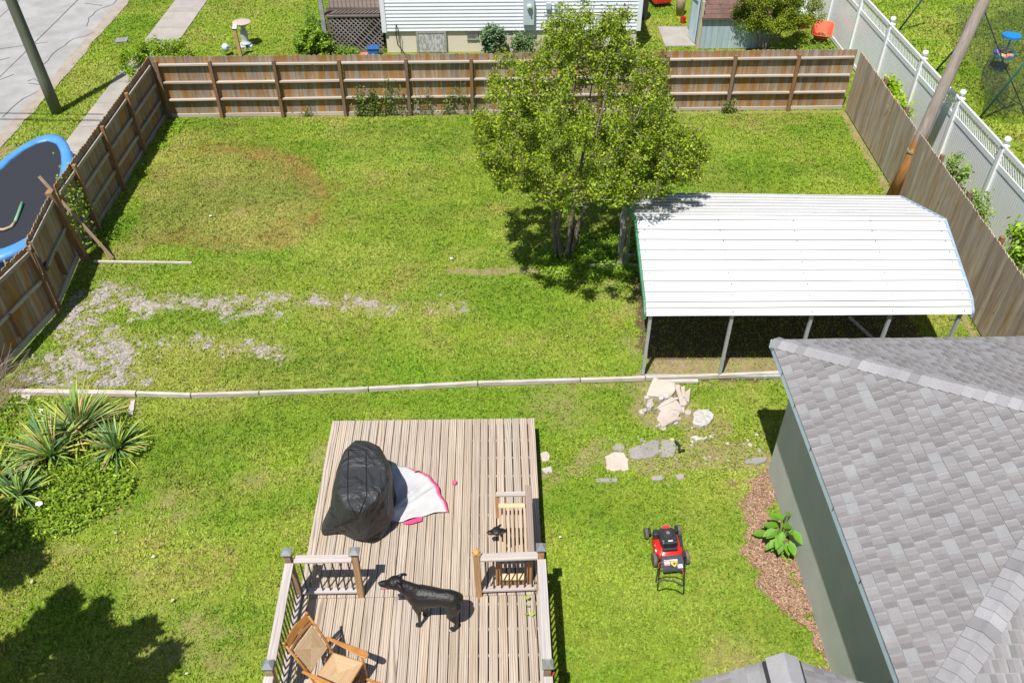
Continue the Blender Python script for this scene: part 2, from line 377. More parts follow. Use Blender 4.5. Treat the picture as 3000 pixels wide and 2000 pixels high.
for a, b in (((0, 145), (140, 125)), ((0, 178), (30, 170)), ((250, 12), (300, 18)), ((0, 0), (15, 5)), ((0, 235), (40, 220))): ribbon(mb, gp([a, b]), .035, .018, .01)
for pl in ([(130, 190), (165, 150), (190, 135), (215, 115), (250, 108), (275, 95)], [(255, 80), (260, 55), (290, 28), (330, 15), (345, 0)], [(85, 245), (120, 250), (100, 232), (83, 240)], [(8, 345), (30, 320), (70, 290), (110, 270)]):
    ribbon(mb, gp(pl), .03, .0185, .03)
mb.build('crack', m_crack, road)
mb = MB()
for y0, y1 in zip(np.arange(14.2, 60, 1.53), np.arange(14.2, 60, 1.53)+1.51): mb.box((-11.68, (y0+y1)/2, .0), (1.22, y1-y0, .05), tint=tn(a=.05))
struct('pavement', mb, m_walk, 'concrete pavement slabs running along the street')
mb = MB(); mb.add([(-14.1, 5, .0135), (-9.95, 5, .0135), (-9.95, 18.6, .0135), (-14.1, 18.6, .0135)], [(0, 1, 2, 3)])
struct('driveway', mb, m_walk, 'concrete driveway apron outside the gate')
mb = MB(); mb.box((6.37, 29.85, .0), (1.05, 1.75, .06)); mb.box((6.0, 29.2, .0), (.3, .5, .05))
struct('concrete_pad', mb, m_walk, 'small concrete path beside the white house')
# ---------------- grass ----------------
m_grass = mat('grass_blades', (1, 1, 1), (.84, .92, .8), .7, 1.2, spec=.2, trans=.3)
DECK = (-3.05, .64, 2.5, 10.9)
def grass(name, label, region, nper, size, bright=1.0):
    x0, x1, y0, y1 = region; N = int((x1-x0)*(y1-y0)*nper)
    x = RNG.uniform(x0, x1, N); y = RNG.uniform(y0, y1, N)
    # keep what the photograph could see (plus a margin)
    rx, ry, rz = x, y, -CAM_H
    d = rx*_f.x+ry*_f.y+rz*_f.z; u_ = (rx*_r.x+ry*_r.y)/d*F_PX; w_ = (rx*_u.x+ry*_u.y+rz*_u.z)/d*F_PX
    ok = (np.abs(u_) < 1620) & (w_ > -1100) & (w_ < 1060)
    gravel, dirt, ring, pale, bare, mul, dry, n1, n2, n3 = masks(x, y)
    dens = (1-.97*gravel)*(1-.55*dirt)*(1-.35*ring)*(1-.78*bare)*(1-.95*mul)
    clump = vn(x, y, 9, 6, 2)
    dens = dens*np.clip(.35+1.5*(clump-.2), .15, 1)
    ok &= RNG.random(N) < dens
    ok &= ~((x > DECK[0]) & (x < DECK[1]) & (y > DECK[2]) & (y < DECK[3]))
    ok &= ~((x > 4.74) & (y < 9.98)) & ~((x > -14.0) & (x < -9.9) & (y < 18.6)) & ~((x > -12.3) & (x < -11.05) & (y > 14)) & (x > -14.05)
    ok &= ~((x > -5.8) & (x < 4.9) & (y > 28.5)) & ~((x > 5.8) & (x < 6.9) & (y > 28.95) & (y < 30.75)) & ~((x > 6.85) & (x < 10) & (y > 28.75))
    x, y, dry, ring, pale, bare, n1, n2, clump, dirt, mul = [q[ok] for q in (x, y, dry, ring, pale, bare, n1, n2, clump, dirt, mul)]
    N = len(x); z = (vn(x, y, .35, 2, 3)-.5)*.05*((x > -9.6) & (x < 10) & (y > 5) & (y < 23.8))-.014
    h = size*RNG.uniform(.6, 1.5, N)*(1-.4*ring-.3*bare)*(.7+.7*clump)
    lush = np.clip(vn(x*.55, y*1.5, .55, 7, 4)*3.2-1.15, 0, 1)
    th = RNG.uniform(0, 2*math.pi, N); lean = RNG.uniform(.15, 1.0, N)*h; ww = h*RNG.uniform(.55, 1.0, N)*.5
    dx, dy = np.cos(th), np.sin(th)
    V = np.empty((N, 3, 3)); 
    V[:, 0] = np.stack([x-dy*ww, y+dx*ww, z], -1); V[:, 1] = np.stack([x+dy*ww, y-dx*ww, z+h*.15], -1)
    V[:, 2] = np.stack([x+dx*lean, y+dy*lean, z+h*RNG.uniform(.35, 1.0, N)], -1)
    g1 = np.array((.305, .430, .030)); g2 = np.array((.165, .335, .022)); g3 = np.array((.44, .47, .105)); g4 = np.array((.50, .38, .16)); g5 = np.array((.44, .24, .09))
    t = RNG.random(N)[:, None]
    c = g1*(1-t)+g3*t*.75+g1*t*.25
    c = c*(1-lush[:, None]*.65)+g2*lush[:, None]*.65
    dd = np.clip(dry*.9+.0, 0, .85)[:, None]*(1-.5*lush[:, None]); c = c*(1-dd)+g3*dd
    pp = (pale*1.15*(RNG.random(N) < .72))[:, None]; c = c*(1-pp)+g4*pp
    tan = np.clip(vn(x, y, 1.15, 2, 4)*4.2-2.35+.35*(x < -3)*(y < 12), 0, .75)*(1-lush); tt = (tan*(RNG.random(N) < .6))[:, None]; c = c*(1-tt)+g4*tt
    rr = (np.clip(ring*1.35, 0, 1)*(RNG.random(N) < .85))[:, None]; c = c*(1-rr)+g5*rr
    bb = (np.clip(bare+dirt, 0, 1)*.5*(RNG.random(N) < .5))[:, None]; c = c*(1-bb)+g4*bb
    c = c*RNG.uniform(.76, 1.16, (N, 1))*bright*(.80+.44*vn(x*.5, y*1.3, 1.0, 4, 4))[:, None]
    o = np_mesh(name, V.reshape(-1, 3), np.arange(3*N).reshape(N, 3), c, m_grass)
    tag(o, label, kind='stuff'); print(name, N); return o
GD = 1.0
grass('lawn_grass', 'clover and mown grass of the fenced yard', (-9.75, 10.4, 5.5, 23.95), 3600*GD, .038)
grass('verge_grass', 'mown grass strip between street and pavement', (-14.05, -12.25, 17, 36), 1300*GD, .05, 1.0)
grass('neighbor_grass', 'green lawn of the neighbouring yard beyond the wooden fence', (-11.1, 11.6, 24.05, 36), 1100*GD, .05, 1.0)
grass('side_yard_grass', 'bright lawn beyond the white fence', (11.85, 22, 12, 36), 1000*GD, .06, 1.05)
# pebbles on the gravel tracks
N = 60000; x = RNG.uniform(-9.6, -1, N); y = RNG.uniform(12.4, 16.5, N); gm = masks(x, y)
ok = (RNG.random(N) < gm[0]*.55); x, y = x[ok], y[ok]; N = len(x)
s_ = RNG.uniform(.012, .034, N); a = RNG.uniform(0, 6.28, N); base = np.stack([x, y, np.full(N, -.004)], -1)
corn = np.array([(-1, -1, 0), (1, -1, 0), (1, 1, 0), (-1, 1, 0), (0, 0, 1.0)], float)
Vp = corn[None]*s_[:, None, None]*RNG.uniform(.6, 1.2, (N, 5, 3)); ca, sa = np.cos(a)[:, None], np.sin(a)[:, None]
Vp = np.stack([Vp[..., 0]*ca-Vp[..., 1]*sa, Vp[..., 0]*sa+Vp[..., 1]*ca, Vp[..., 2]], -1)+base[:, None]
Fp = np.array([(0, 1, 4), (1, 2, 4), (2, 3, 4), (3, 0, 4)]); Fp = (np.arange(N)[:, None, None]*5+Fp[None]).reshape(-1, 3)
cc = np.repeat(np.array((.345, .315, .285))*RNG.uniform(.65, 1.25, (N, 1)), 4, axis=0)
m_peb = mat('gravel_stone', (1, 1, 1), (.85, .83, .8), .9, 20)
tag(np_mesh('gravel', Vp.reshape(-1, 3), Fp, cc, m_peb), 'grey gravel of the old wheel tracks', kind='stuff')
# mulch chips and straw
N = 26000; x = RNG.uniform(3.4, 4.78, N); y = RNG.uniform(5.8, 10.2, N); gm = masks(x, y); ok = gm[5] > .5; x, y = x[ok], y[ok]; N = len(x)
th = RNG.uniform(0, 6.28, N); l = RNG.uniform(.02, .06, N); w = RNG.uniform(.003, .009, N); dx, dy = np.cos(th)*l, np.sin(th)*l
z0 = RNG.uniform(-.005, .02, N); z1 = z0+RNG.uniform(-.01, .02, N)
V = np.stack([np.stack([x-np.sin(th)*w, y+np.cos(th)*w, z0], -1), np.stack([x+np.sin(th)*w, y-np.cos(th)*w, z0], -1), np.stack([x+dx+np.sin(th)*w, y+dy-np.cos(th)*w, z1], -1), np.stack([x+dx-np.sin(th)*w, y+dy+np.cos(th)*w, z1], -1)], 1)
tag(np_mesh('mulch', V.reshape(-1, 3), np.arange(4*N).reshape(N, 4), leafcols(N, (.27, .14, .085), (.44, .31, .22), .4), m_peb), 'reddish bark mulch and straw along the grey wall', kind='stuff')
# ======================= FENCES =======================
w_board = wood('weathered_fence_boards', (.25, .19, .135), (.10, .07, .045), (.42, .36, .30), 2, orange=(.33, .165, .045), osharp=(.44, .60), fine=1.3, greytop=1.55)
w_board_x = wood('weathered_rails', (.30, .26, .215), (.19, .15, .115), (.46, .41, .37), 0)
w_board_y = wood('weathered_rails_along', (.33, .27, .22), (.20, .15, .11), (.50, .44, .39), 1)
w_post = wood('fence_post_wood', (.18, .115, .07), (.10, .065, .04), (.28, .20, .135), 2, orange=(.30, .15, .05))
w_grey = wood('grey_fence_boards', (.38, .30, .225), (.15, .11, .08), (.56, .47, .39), 2, orange=(.36, .22, .10), osharp=(.5, .68), fine=1.5)
def picket(mb, p, d, out, w, h, t, z0=0.0, tilt=0.0):
    """dog-eared board: p base centre, d along the fence, out = thickness direction"""
    c = w*.22; o = [(-w/2, z0), (w/2, z0), (w/2, h-c), (w/2-c*.7, h-c*.25), (w/2-c*1.1, h), (-w/2+c*1.1, h), (-w/2+c*.7, h-c*.25), (-w/2, h-c)]
    P = [p + d*(a+tilt*b) + Vector((0, 0, b)) for a, b in o]; mb.slab(P, out*t, tn(a=.16))
def board_run(mb, a, b, out, h=1.83, w=.137, gap=.003, t=.018, z0=.03, hn=.012):
    a = Vector((*a, 0)); b = Vector((*b, 0)); L = (b-a).length; d = (b-a)/L; n = int(L/(w+gap)); st = L/n
    for i in range(n): picket(mb, a+d*(st*(i+.5)), d, out*random.uniform(.9, 1.3), st-gap*random.uniform(.4, 2), h+random.uniform(-hn, hn), t, z0, random.uniform(-.002, .002))
# back fence
bf = thing('wooden_fence', 'long board fence across the back of the yard, rails and posts facing the lawn', 'fence', (0, YF, 0), group='wooden fences round the yard')
def fy(x): return YF-.03+ (x+9.9)*.008
mb = MB(); board_run(mb, (XL-.08, fy(XL)+.04), (XR+.3, fy(XR)+.04), Vector((0, 1, 0)), 1.84); mb.build('boards', w_board, bf)
posts = [-9.72, -8.19, -6.38, -4.52, -2.59, -.72, 1.15, 3.05, 4.98, 6.94, 8.80]
edges = posts+[10.49]
for i in range(len(posts)):
    a, b = edges[i]+.05, edges[i+1]-.05
    for z in (1.62, 1.09, .56):
        mb = MB(); dz = random.uniform(-.012, .012); mb.beam((a-.0, fy(a)-.015, z+dz), (b, fy(b)-.015, z-dz*.5), .095, .05, tint=tn(.25)); mb.build('rail', w_board_x, bf, bevel=.004)
    mb = MB(); mb.beam((a-.04, fy(a)+.006, .05), (b+.04, fy(b)+.006, .05), .045, .10, tint=tn(.25)); mb.build('kickboard', w_board_x, bf)
for x in posts:
    mb = MB(); y = fy(x)-.045; mb.beam((x, y-.035, 0), (x+random.uniform(-.015, .015), y-.02+random.uniform(-.02, .02), 1.74), .09, .09, (0, 1, 0), tint=tn(-.1)); mb.build('post', w_post, bf, bevel=.006)
# left fence
lf = thing('wooden_fence', 'side board fence along the pavement beside the trampoline, in its own shade', 'fence', (XL, 20, 0), group='wooden fences round the yard')
def lx(y): return XL-.02
mb = MB(); board_run(mb, (lx(0)-.03, 16.95), (lx(0)-.05, YF+.05), Vector((-1, 0, 0)), 1.84); mb.build('boards', w_board, lf)
lp = [17.95, 19.85, 21.75]; ed = [16.95]+lp+[YF-.1]
for i in range(len(ed)-1):
    a, b = ed[i]+.05, ed[i+1]-.05
    for z in (1.62, 1.09, .56):
        mb = MB(); mb.beam((lx(a)+.0, a, z+random.uniform(-.012, .012)), (lx(b)+.0, b, z), .05, .085, tint=tn(.0)); mb.build('rail', w_board_y, lf, bevel=.004)
    mb = MB(); mb.beam((lx(a), a-.04, .07), (lx(b), b+.04, .07), .035, .14, tint=tn(.0)); mb.build('kickboard', w_board_y, lf)
for y in lp: mb = MB(); mb.beam((lx(y)+.07, y, 0), (lx(y)+.05+random.uniform(-.02, .02), y+random.uniform(-.02, .02), 1.80), .09, .09, (0, 1, 0), tint=tn(.1)); mb.build('post', w_post, lf, bevel=.006)
# gate post (big) and the two gate leaves
gpost = MB(); gpost.beam((-9.72, 16.72, 0), (-9.82, 16.55, 1.93), .15, .15, (0, 1, 0), tint=tn(.15)); gpost = gpost.build('gate_post', w_post, None, bevel=.008)
tag(gpost, 'thick leaning post between gate and side fence', 'post')
def gate(label, a, b, h, latch, tilt):
    t = thing('wooden_gate', label, 'gate', (a[0], a[1], 0), group='double gate of the drive')
    A = Vector((*a, 0)); B = Vector((*b, 0)); d = (B-A).normalized(); nrm = Vector((-d.y, d.x, 0))*-1
    if nrm.x < 0: nrm = -nrm
    mb = MB(); board_run(mb, a, b, -nrm, h, z0=.07, hn=.02); mb.build('boards', w_board, t)
    for z in (h-.16, h*.52, ):
        mb = MB(); mb.beam(A+nrm*.025+Vector((0, 0, z+tilt)), B+nrm*.025+Vector((0, 0, z)), .045, .085, tint=tn(.0)); mb.build('rail', w_board_y, t, bevel=.004)
    mb = MB(); mb.beam(A+nrm*.025+Vector((0, 0, .14)), B+nrm*.025+Vector((0, 0, .14)), .045, .14, tint=tn(.1)); mb.build('bottom_rail', w_board_y, t, bevel=.004)
    m_ = A.lerp(B, .52); mb = MB(); mb.beam(m_+nrm*.06+Vector((0, 0, .35)), m_+nrm*.06+Vector((0, 0, .95)), .03, .11, nrm, tint=tn(.0)); mb.build('brace', w_post, t)
    mb = MB(); e = B if latch else A; mb.beam(e-d*.06*(1 if latch else -1)+nrm*.055+Vector((0, 0, .06)), e-d*.06*(1 if latch else -1)+nrm*.055+Vector((0, 0, h-.06)), .03, .10, nrm, tint=tn(.0)); mb.build('stile', w_post, t)
    return t, nrm, d
m_black = mat('black_metal', (.02, .02, .022), (.035, .035, .035), .45, 20)
g1, nrm, d = gate('board gate leaf next to the thick leaning post, black latch on its edge', (-9.84, 16.62), (-9.62, 14.72), 1.86, True, 0)
mb = MB(); mb.box((-9.50, 14.85, 1.15), (.03, .10, .20)); mb.box((-9.47, 14.82, 1.22), (.05, .16, .03)); mb.build('latch', m_black, g1)
g2, _, _ = gate('nearest board gate leaf at the left edge, by the dry brush', (-9.60, 14.68), (-10.05, 12.45), 1.80, False, 0)
# right fence: boards face the lawn, posts behind
rf = thing('wooden_fence', 'right side board fence with smooth grey boards facing the lawn, beside the white fence', 'fence', (XR, 18, 0), group='wooden fences round the yard')
def rx_(y): return 10.12+ (y-13)*.038
mb = MB(); P = [(rx_(8.5)-.0, 8.5), (rx_(19.0), 19.0)]; board_run(mb, P[0], P[1], Vector((1, 0, 0)), 1.86); board_run(mb, (rx_(19.3), 19.3), (rx_(YF), YF+.02), Vector((1, 0, 0)), 1.84); mb.build('boards', w_grey, rf)
for z in (1.6, 1.05, .5): mb = MB(); mb.beam((rx_(8.5)+.05, 8.5, z), (rx_(24)+.05, YF, z), .045, .085, tint=tn()); mb.build('rail', w_board_y, rf)
for y in (9.0, 10.9, 12.8, 14.45, 16.2, 17.85, 20.35, 22.1): mb = MB(); mb.beam((rx_(y)+.13, y, 0), (rx_(y)+.13, y, 1.90), .09, .09, (0, 1, 0), tint=tn(.1)); mb.build('post', w_post, rf, bevel=.006)
# loose stick leaning over the left fence
mb = MB(); mb.beam(G(331, 757, .02), Vector((-10.25, 17.12, 1.98)), .035, .075, tint=tn(.15)); o = mb.build('leaning_board', wood('stick_wood', (.34, .24, .16), (.2, .13, .08), axis=0, knots=False), None)
tag(o, 'long thin board leaning over the side fence by the gate post', 'board')
# landscape timbers
m_timber = mat('bleached_timber', (.60, .56, .52), (.42, .37, .33), .85, 3, (1, 6, 6), bmp=.3, bscale=20)
segs = [(30, 1147), (400, 1153), (560, 1158), (760, 1152), (1080, 1140), (1400, 1123), (1700, 1114), (1890, 1108), (2105, 1101), (2300, 1093)]
edge = thing('garden_edging', 'long run of bleached timbers across the lawn from gravel to carport', 'edging', tuple(G(900, 1140)), group='timber edging')
for i in range(len(segs)-1):
    a, b = G(*segs[i], .05), G(*segs[i+1], .05); dd_ = (b-a).normalized()*.01
    mb = MB(); mb.beam(a+dd_, b-dd_, .065 if i else .1, .10, tint=tn(-.06, .08)); mb.build('timber', m_timber, edge, bevel=.008)
for lab, a, b, w in (('thin white board lying in the grass by the leaning stick', (275, 766), (562, 770), .05), ('short white board lying behind the broken slabs', (1930, 1118), (2045, 1116), .08),
                     ('mossy edging timber beneath the utility post', (1728, 777), (1876, 776), .06)):
    mb = MB(); mb.beam(G(*a, .03), G(*b, .03), w, .05, tint=tn(.1)); tag(mb.build('edging_board', m_timber, None, bevel=.005), lab, 'board')
# ======================= WHITE FENCE =======================
m_vinyl = mat('white_vinyl', (.86, .87, .90), (.82, .83, .86), .35, 2)
WX = 11.75; pan = thing('white_fence', 'white vinyl fence with lattice top and ball finials behind the board fence', 'fence', (WX, 20, 0))
wy = [10.4, 12.9, 15.32, 17.75, 20.22, 22.7, 25.18, 27.66, 30.14, 32.62, 35.1]
for a, b in zip(wy[:-1], wy[1:]):
    mb = MB(); y = a+.065; k = int((b-a-.13)/.085)  # grooved tongue boards
    st = (b-a-.13)/k
    for i in range(k):
        mb.box((WX, y+st*(i+.5), .84), (.020, st-.016, 1.56))
    mb.box((WX+.002, (a+b)/2, .84), (.010, b-a-.12, 1.54), tint=(.50, .52, .60, .5))  # backing tinted darker, groove shade put into the colour
    mb.build('panel', m_vinyl, pan)
    for z_, w_, h_ in ((1.67, .045, .14), (2.10, .05, .12), (.10, .045, .14)): mb = MB(); mb.beam((WX, a+.06, z_), (WX, b-.06, z_), w_, h_); mb.build('rail', m_vinyl, pan, bevel=.005)
    mb = MB(); z0, z1 = 1.74, 2.04; h = z1-z0; L = b-a-.12; q = -h
    while q < L:
        for sg, off in ((1, -.006), (-1, .006)):
            t0 = max(0, q); t1 = min(L, q+h)
            if sg == 1: za, zb = z0+(t0-q), z0+(t1-q)
            else: za, zb = z1-(t0-q), z1-(t1-q)
            mb.beam((WX+off, a+.06+t0, za), (WX+off, a+.06+t1, zb), .006, .034, (1, 0, 0)) if False else mb.beam((WX+off, a+.06+t0, za), (WX+off, a+.06+t1, zb), .034, .006, (1, 0, 0))
        q += .125
    mb.build('lattice', m_vinyl, pan)
for y in wy:
    mb = MB(); mb.box((WX, y, 1.08), (.127, .127, 2.16)); p_ = mb.build('post', m_vinyl, pan, bevel=.006)
    mb = MB(); mb.box((WX, y, 2.18), (.16, .16, .03)); mb.lathe([(.07, 2.19), (.05, 2.22), (.035, 2.24), (.05, 2.255), (.075, 2.29), (.082, 2.325), (.075, 2.36), (.05, 2.39), (.0, 2.405)], (WX, y, 0), 16); mb.build('finial', m_vinyl, p_, smooth=True, autos=40)
# ======================= POLES =======================
w_pole1 = wood('green_treated_pole', (.10, .115, .075), (.06, .07, .045), (.17, .18, .13), 2, knots=False)
w_pole2, n, b = new_mat('grey_and_orange_pole')
v, at = coords(n, (1, 1, .06), False); s1 = noise(n, v, 30, 6); c = mixc(n, ramp(n, s1, .3, .7), (.28, .22, .19), (.50, .43, .39))
tcx = n.nodes.new('ShaderNodeTexCoord'); sp = n.nodes.new('ShaderNodeSeparateXYZ'); n.links.new(tcx.outputs['Object'], sp.inputs[0])
v2, _ = coords(n, (1, 1, .25), False); nn_ = noise(n, v2, 6, 4)
ad = node(n, 'ShaderNodeMath', operation='MULTIPLY_ADD'); n.links.new(nn_, ad.inputs[0]); ad.inputs[1].default_value = -1.6; n.links.new(sp.outputs[2], ad.inputs[2])
f_ = ramp(n, ad.outputs[0], .62, .95, (1, 1, 1), (0, 0, 0))
c = mixc(n, f_, c, mixc(n, ramp(n, s1, .3, .7), (.30, .12, .035), (.50, .24, .08)))
n.links.new(c, b.inputs['Base Color']); b.inputs['Roughness'].default_value = .8; bump(n, b, s1, .6, .02)
mb = MB(); P0 = Vector((-13.25, 24.35, 0)); P1 = P0+Vector((-.35, -.05, 10.5)); mb.tube([P0.lerp(P1, t/10) for t in range(11)], [.165-.006*t for t in range(11)], 20); o = mb.build('utility_pole', w_pole1, None, True)
tag(o, 'dark green wooden utility pole on the street verge', 'pole')
mb = MB(); P0 = Vector((10.24, 19.13, 0)); P1 = Vector((11.35, 19.15, 9.0)); mb.tube([P0.lerp(P1, t/10)+Vector((.02*math.sin(t), 0, 0)) for t in range(11)], [.150-.004*t for t in range(11)], 20)
o = mb.build('utility_pole', w_pole2, None, True); tag(o, 'leaning grey wooden pole, orange at its foot, standing in the right fence', 'pole')
p2pole = o
mb = MB(); a_ = P0.lerp(P1, 1.30/9); mb.tube([a_-Vector((0, 0, .02)), a_+Vector((0, 0, .02))], [.156, .156], 20); mb.build('metal_band', mat('galvanised', (.55, .56, .58), (.42, .43, .45), .35, 12, metal=.6), o)
mb = MB(); a_ = P0.lerp(P1, 1.36/9)+Vector((-.10, -.115, 0)); mb.box(a_, (.05, .012, .07), rz=-.6); mb.build('tag_plate', mat('yellow_plate', (.75, .48, .04)), o)
# overhead wires on the street pole (their shadows cross street and house)
for zz, yy, rr in ((8.2, 20.0, .03), (7.7, 20.6, .03)):
    mb = MB(); mb.tube([(-60, yy+2.2, zz), (-30, yy+1.5, zz-.6), (-13.4, yy+.4, zz)], rr, 6); o = mb.build('overhead_wire', m_black, None); tag(o, 'black overhead wire above the street' if zz > 8 else 'lower black overhead wire above the street', 'wire')
# ======================= CARPORT =======================
m_metal, n, b = new_mat('white_painted_roof_sheet')
v, at = coords(n, (.10, 1, 1), False); s1 = noise(n, v, 5, 6, .65); v2, _ = coords(n, (.4, 1, 1), False); s2 = noise(n, v2, 2.2, 5, .7)
c = mixc(n, ramp(n, s1, .55, .78, (0, 0, 0), (.55, .55, .55)), (.74, .745, .76), (.42, .41, .40))
c = mixc(n, ramp(n, s2, .62, .72, (0, 0, 0), (.35, .35, .35)), c, (.42, .42, .42))
c = mixc(n, 1, c, at.outputs['Color'], 'MULTIPLY'); n.links.new(c, b.inputs['Base Color']); b.inputs['Roughness'].default_value = .45; b.inputs['Specular IOR Level'].default_value = .3
m_galv = mat('galvanised_tube', (.52, .54, .57), (.42, .44, .47), .4, 14, metal=.3)
m_green = mat('green_trim', (.07, .24, .14), (.05, .18, .10), .5, 8)
m_bluetrim = mat('blue_grey_trim', (.30, .42, .55), (.24, .34, .45), .45, 8)  # blue stands in for the lens colour fringe on this edge
m_screw = mat('dark_screw', (.07, .06, .055))
car = thing('carport', 'long open metal carport with ribbed white roof', 'carport', (5.8, 14.2, 0))
PL = [(12.36, 1.64), (12.38, 1.68), (12.56, 1.83), (14.42, 2.46), (16.62, 1.70), (16.82, 1.5)]
PR = [(12.20, 1.72), (12.22, 1.76), (12.40, 1.91), (14.15, 2.52), (16.05, 1.88), (16.2, 1.70)]
XA, XB = 2.74, 8.76
# profile subdivided, with raised ribs
def prof():
    out = []; segs_ = [(1, 2, 2), (2, 3, 8), (3, 4, 8), (4, 5, 1)]
    out.append((0, 1, 0.0, 0)); 
    for a, b_, k in segs_:
        for i in range(k):
            out += [(a, b_, (i+0.0)/k, 0.0), (a, b_, (i+.07)/k, 0.0), (a, b_, (i+.78)/k, 0.0), (a, b_, (i+.82)/k, .026), (a, b_, (i+.95)/k, .026), (a, b_, (i+.995)/k, 0)]
    return out
pr = prof(); NX = 30; vs = []; fs = []
for j in range(NX+1):
    t = j/NX
    for a, b_, u_, h in pr:
        l = Vector((0, PL[a][0]+(PL[b_][0]-PL[a][0])*u_, PL[a][1]+(PL[b_][1]-PL[a][1])*u_)); r = Vector((0, PR[a][0]+(PR[b_][0]-PR[a][0])*u_, PR[a][1]+(PR[b_][1]-PR[a][1])*u_))
        p = l.lerp(r, t); p.x = XA+(XB-XA)*t; p.z += h+.006*math.sin(t*9+a*2+u_*5)*.4; vs.append(p)
K = len(pr); mb = MB(); mb.add([], [])
vsb = [Vector((p.x, p.y, p.z)) for p in vs]
for j in range(NX):
    for i in range(K-1):
        fs.append((j*K+i, (j+1)*K+i, (j+1)*K+i+1, j*K+i+1))
k0 = 0; mb.v = [tuple(p) for p in vsb]
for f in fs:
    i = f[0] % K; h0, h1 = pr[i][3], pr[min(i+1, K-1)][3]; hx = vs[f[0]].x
    dirt = 1.0  # tint factor: grime in troughs and rear slope, rib sides darkened so ribs show
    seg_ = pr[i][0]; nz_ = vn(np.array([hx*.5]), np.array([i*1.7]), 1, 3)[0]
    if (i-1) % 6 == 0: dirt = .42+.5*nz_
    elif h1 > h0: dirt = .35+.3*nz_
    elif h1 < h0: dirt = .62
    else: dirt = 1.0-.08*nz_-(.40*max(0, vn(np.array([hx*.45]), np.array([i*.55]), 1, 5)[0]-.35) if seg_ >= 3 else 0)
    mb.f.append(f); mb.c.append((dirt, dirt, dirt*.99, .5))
sheet = mb.build('roof_sheet', m_metal, car, solid=.012)
mb = MB()
for a in (1, 2):
    for i, u_ in enumerate(np.linspace(.06, .97, 2 if a == 1 else 8)):
        if a == 1 and i == 0: pass
        for t in (.02, .27, .51, .76, .98):
            l = Vector((0, PL[a][0]+(PL[a+1][0]-PL[a][0])*u_, PL[a][1]+(PL[a+1][1]-PL[a][1])*u_)); r = Vector((0, PR[a][0]+(PR[a+1][0]-PR[a][0])*u_, PR[a][1]+(PR[a+1][1]-PR[a][1])*u_))
            p = l.lerp(r, t); p.x = XA+(XB-XA)*t; mb.lathe([(.012, .008), (.012, .018), (.005, .022)], p+Vector((random.uniform(-.02, .02), 0, 0)), 6)
mb.build('roof_screws', m_screw, sheet)
for X, P, m_, o_ in ((XA-.02, PL, m_green, -1), (XB+.02, PR, m_bluetrim, 1)):
    for (a, b_) in zip(P[:-1], P[1:]):
        pass
    mb = MB(); n_ = len(P); vs_ = []
    for y, z in P: vs_ += [(X-.025, y, z+.028), (X+.025, y, z+.028), (X+.025, y, z-.075), (X-.025, y, z-.075)]
    fs_ = [(0, 1, 2, 3), tuple(4*(n_-1)+k for k in (3, 2, 1, 0))]
    for i in range(n_-1):
        for k in range(4): fs_.append((4*i+k, 4*i+(k+1) % 4, 4*i+4+(k+1) % 4, 4*i+4+k))
    mb.add(vs_, fs_); mb.build('gable_trim', m_, car)
for X, t in ((2.84, 0), (4.37, .26), (5.86, .5), (7.33, .75), (8.62, 1)):
    y0 = 12.44-.14*t; y1 = 16.6-.55*t; zt = 1.66+.09*t
    mb = MB(); mb.beam((X, y0, 0), (X, y0, zt), .058, .058, (0, 1, 0)); mb.build('leg', m_galv, car)
    mb = MB(); mb.beam((X, y1, 0), (X, y1, 1.66+.1*t), .058, .058, (0, 1, 0)); mb.build('leg', m_galv, car)
    yr = 14.42-.27*t; zr = 2.36+.06*t
    mb = MB(); mb.beam((X, y0, zt-.02), (X, yr, zr), .05, .05); mb.build('rafter', m_galv, car)
    mb = MB(); mb.beam((X, yr, zr), (X, y1, 1.64+.1*t), .05, .05); mb.build('rafter', m_galv, car)
mb = MB(); mb.beam((2.84, 12.44, .03), (8.62, 12.3, .03), .055, .055); mb.build('base_rail', m_galv, car)
mb = MB(); mb.beam((2.84, 16.6, .03), (8.62, 16.05, .03), .055, .055); mb.build('base_rail', m_galv, car)
mb = MB(); mb.beam((7.55, 14.2, .03), (8.0, 13.0, .03), .05, .05); tag(mb.build('timber_strip', m_timber, None), 'thin timber lying on the shaded floor of the carport', 'board')
# ======================= GREY HOUSE =======================
EX, EY, EZ, ES = 4.35, 10.34, 2.77, .417
def hip_y(px, py):
    d = ray(px, py)   # X=EX+s, Z=EZ+ES*s
    t = (EZ-ES*EX-CAM_H)/(d.z-ES*d.x); X = d.x*t; return d.y*t-(X-EX)
YS = (hip_y(3000, 1650)+hip_y(2790, 2000))/2
sm = (EY-YS)/2; print('house south eave', YS, 'hip run', sm)
m_shing, n, b = new_mat('asphalt_shingle')
v, at = coords(n, (1, 1, 1), False); s1 = noise(n, v, 150, 3, .8); s2 = noise(n, v, 3, 4)
c = mixc(n, 1, at.outputs['Color'], ramp(n, s1, .3, .7, (.72, .72, .72), (1.25, 1.25, 1.25)), 'MULTIPLY'); c = mixc(n, 1, c, ramp(n, s2, .3, .7, (.9, .9, .9), (1.07, 1.07, 1.07)), 'MULTIPLY')
n.links.new(c, b.inputs['Base Color']); b.inputs['Roughness'].default_value = .9; bump(n, b, s1, .5, .004)
m_stucco = mat('grey_green_stucco', (.55, .57, .51), (.49, .51, .455), .9, 1.5, bmp=.35, bscale=70, detail=8)
m_fascia = mat('blue_white_gutter', (.62, .76, .92), (.56, .70, .86), .35, 6)
hs = thing('house', 'grey stucco house with hipped grey shingle roof at the right', 'house', (9, 6, 0))
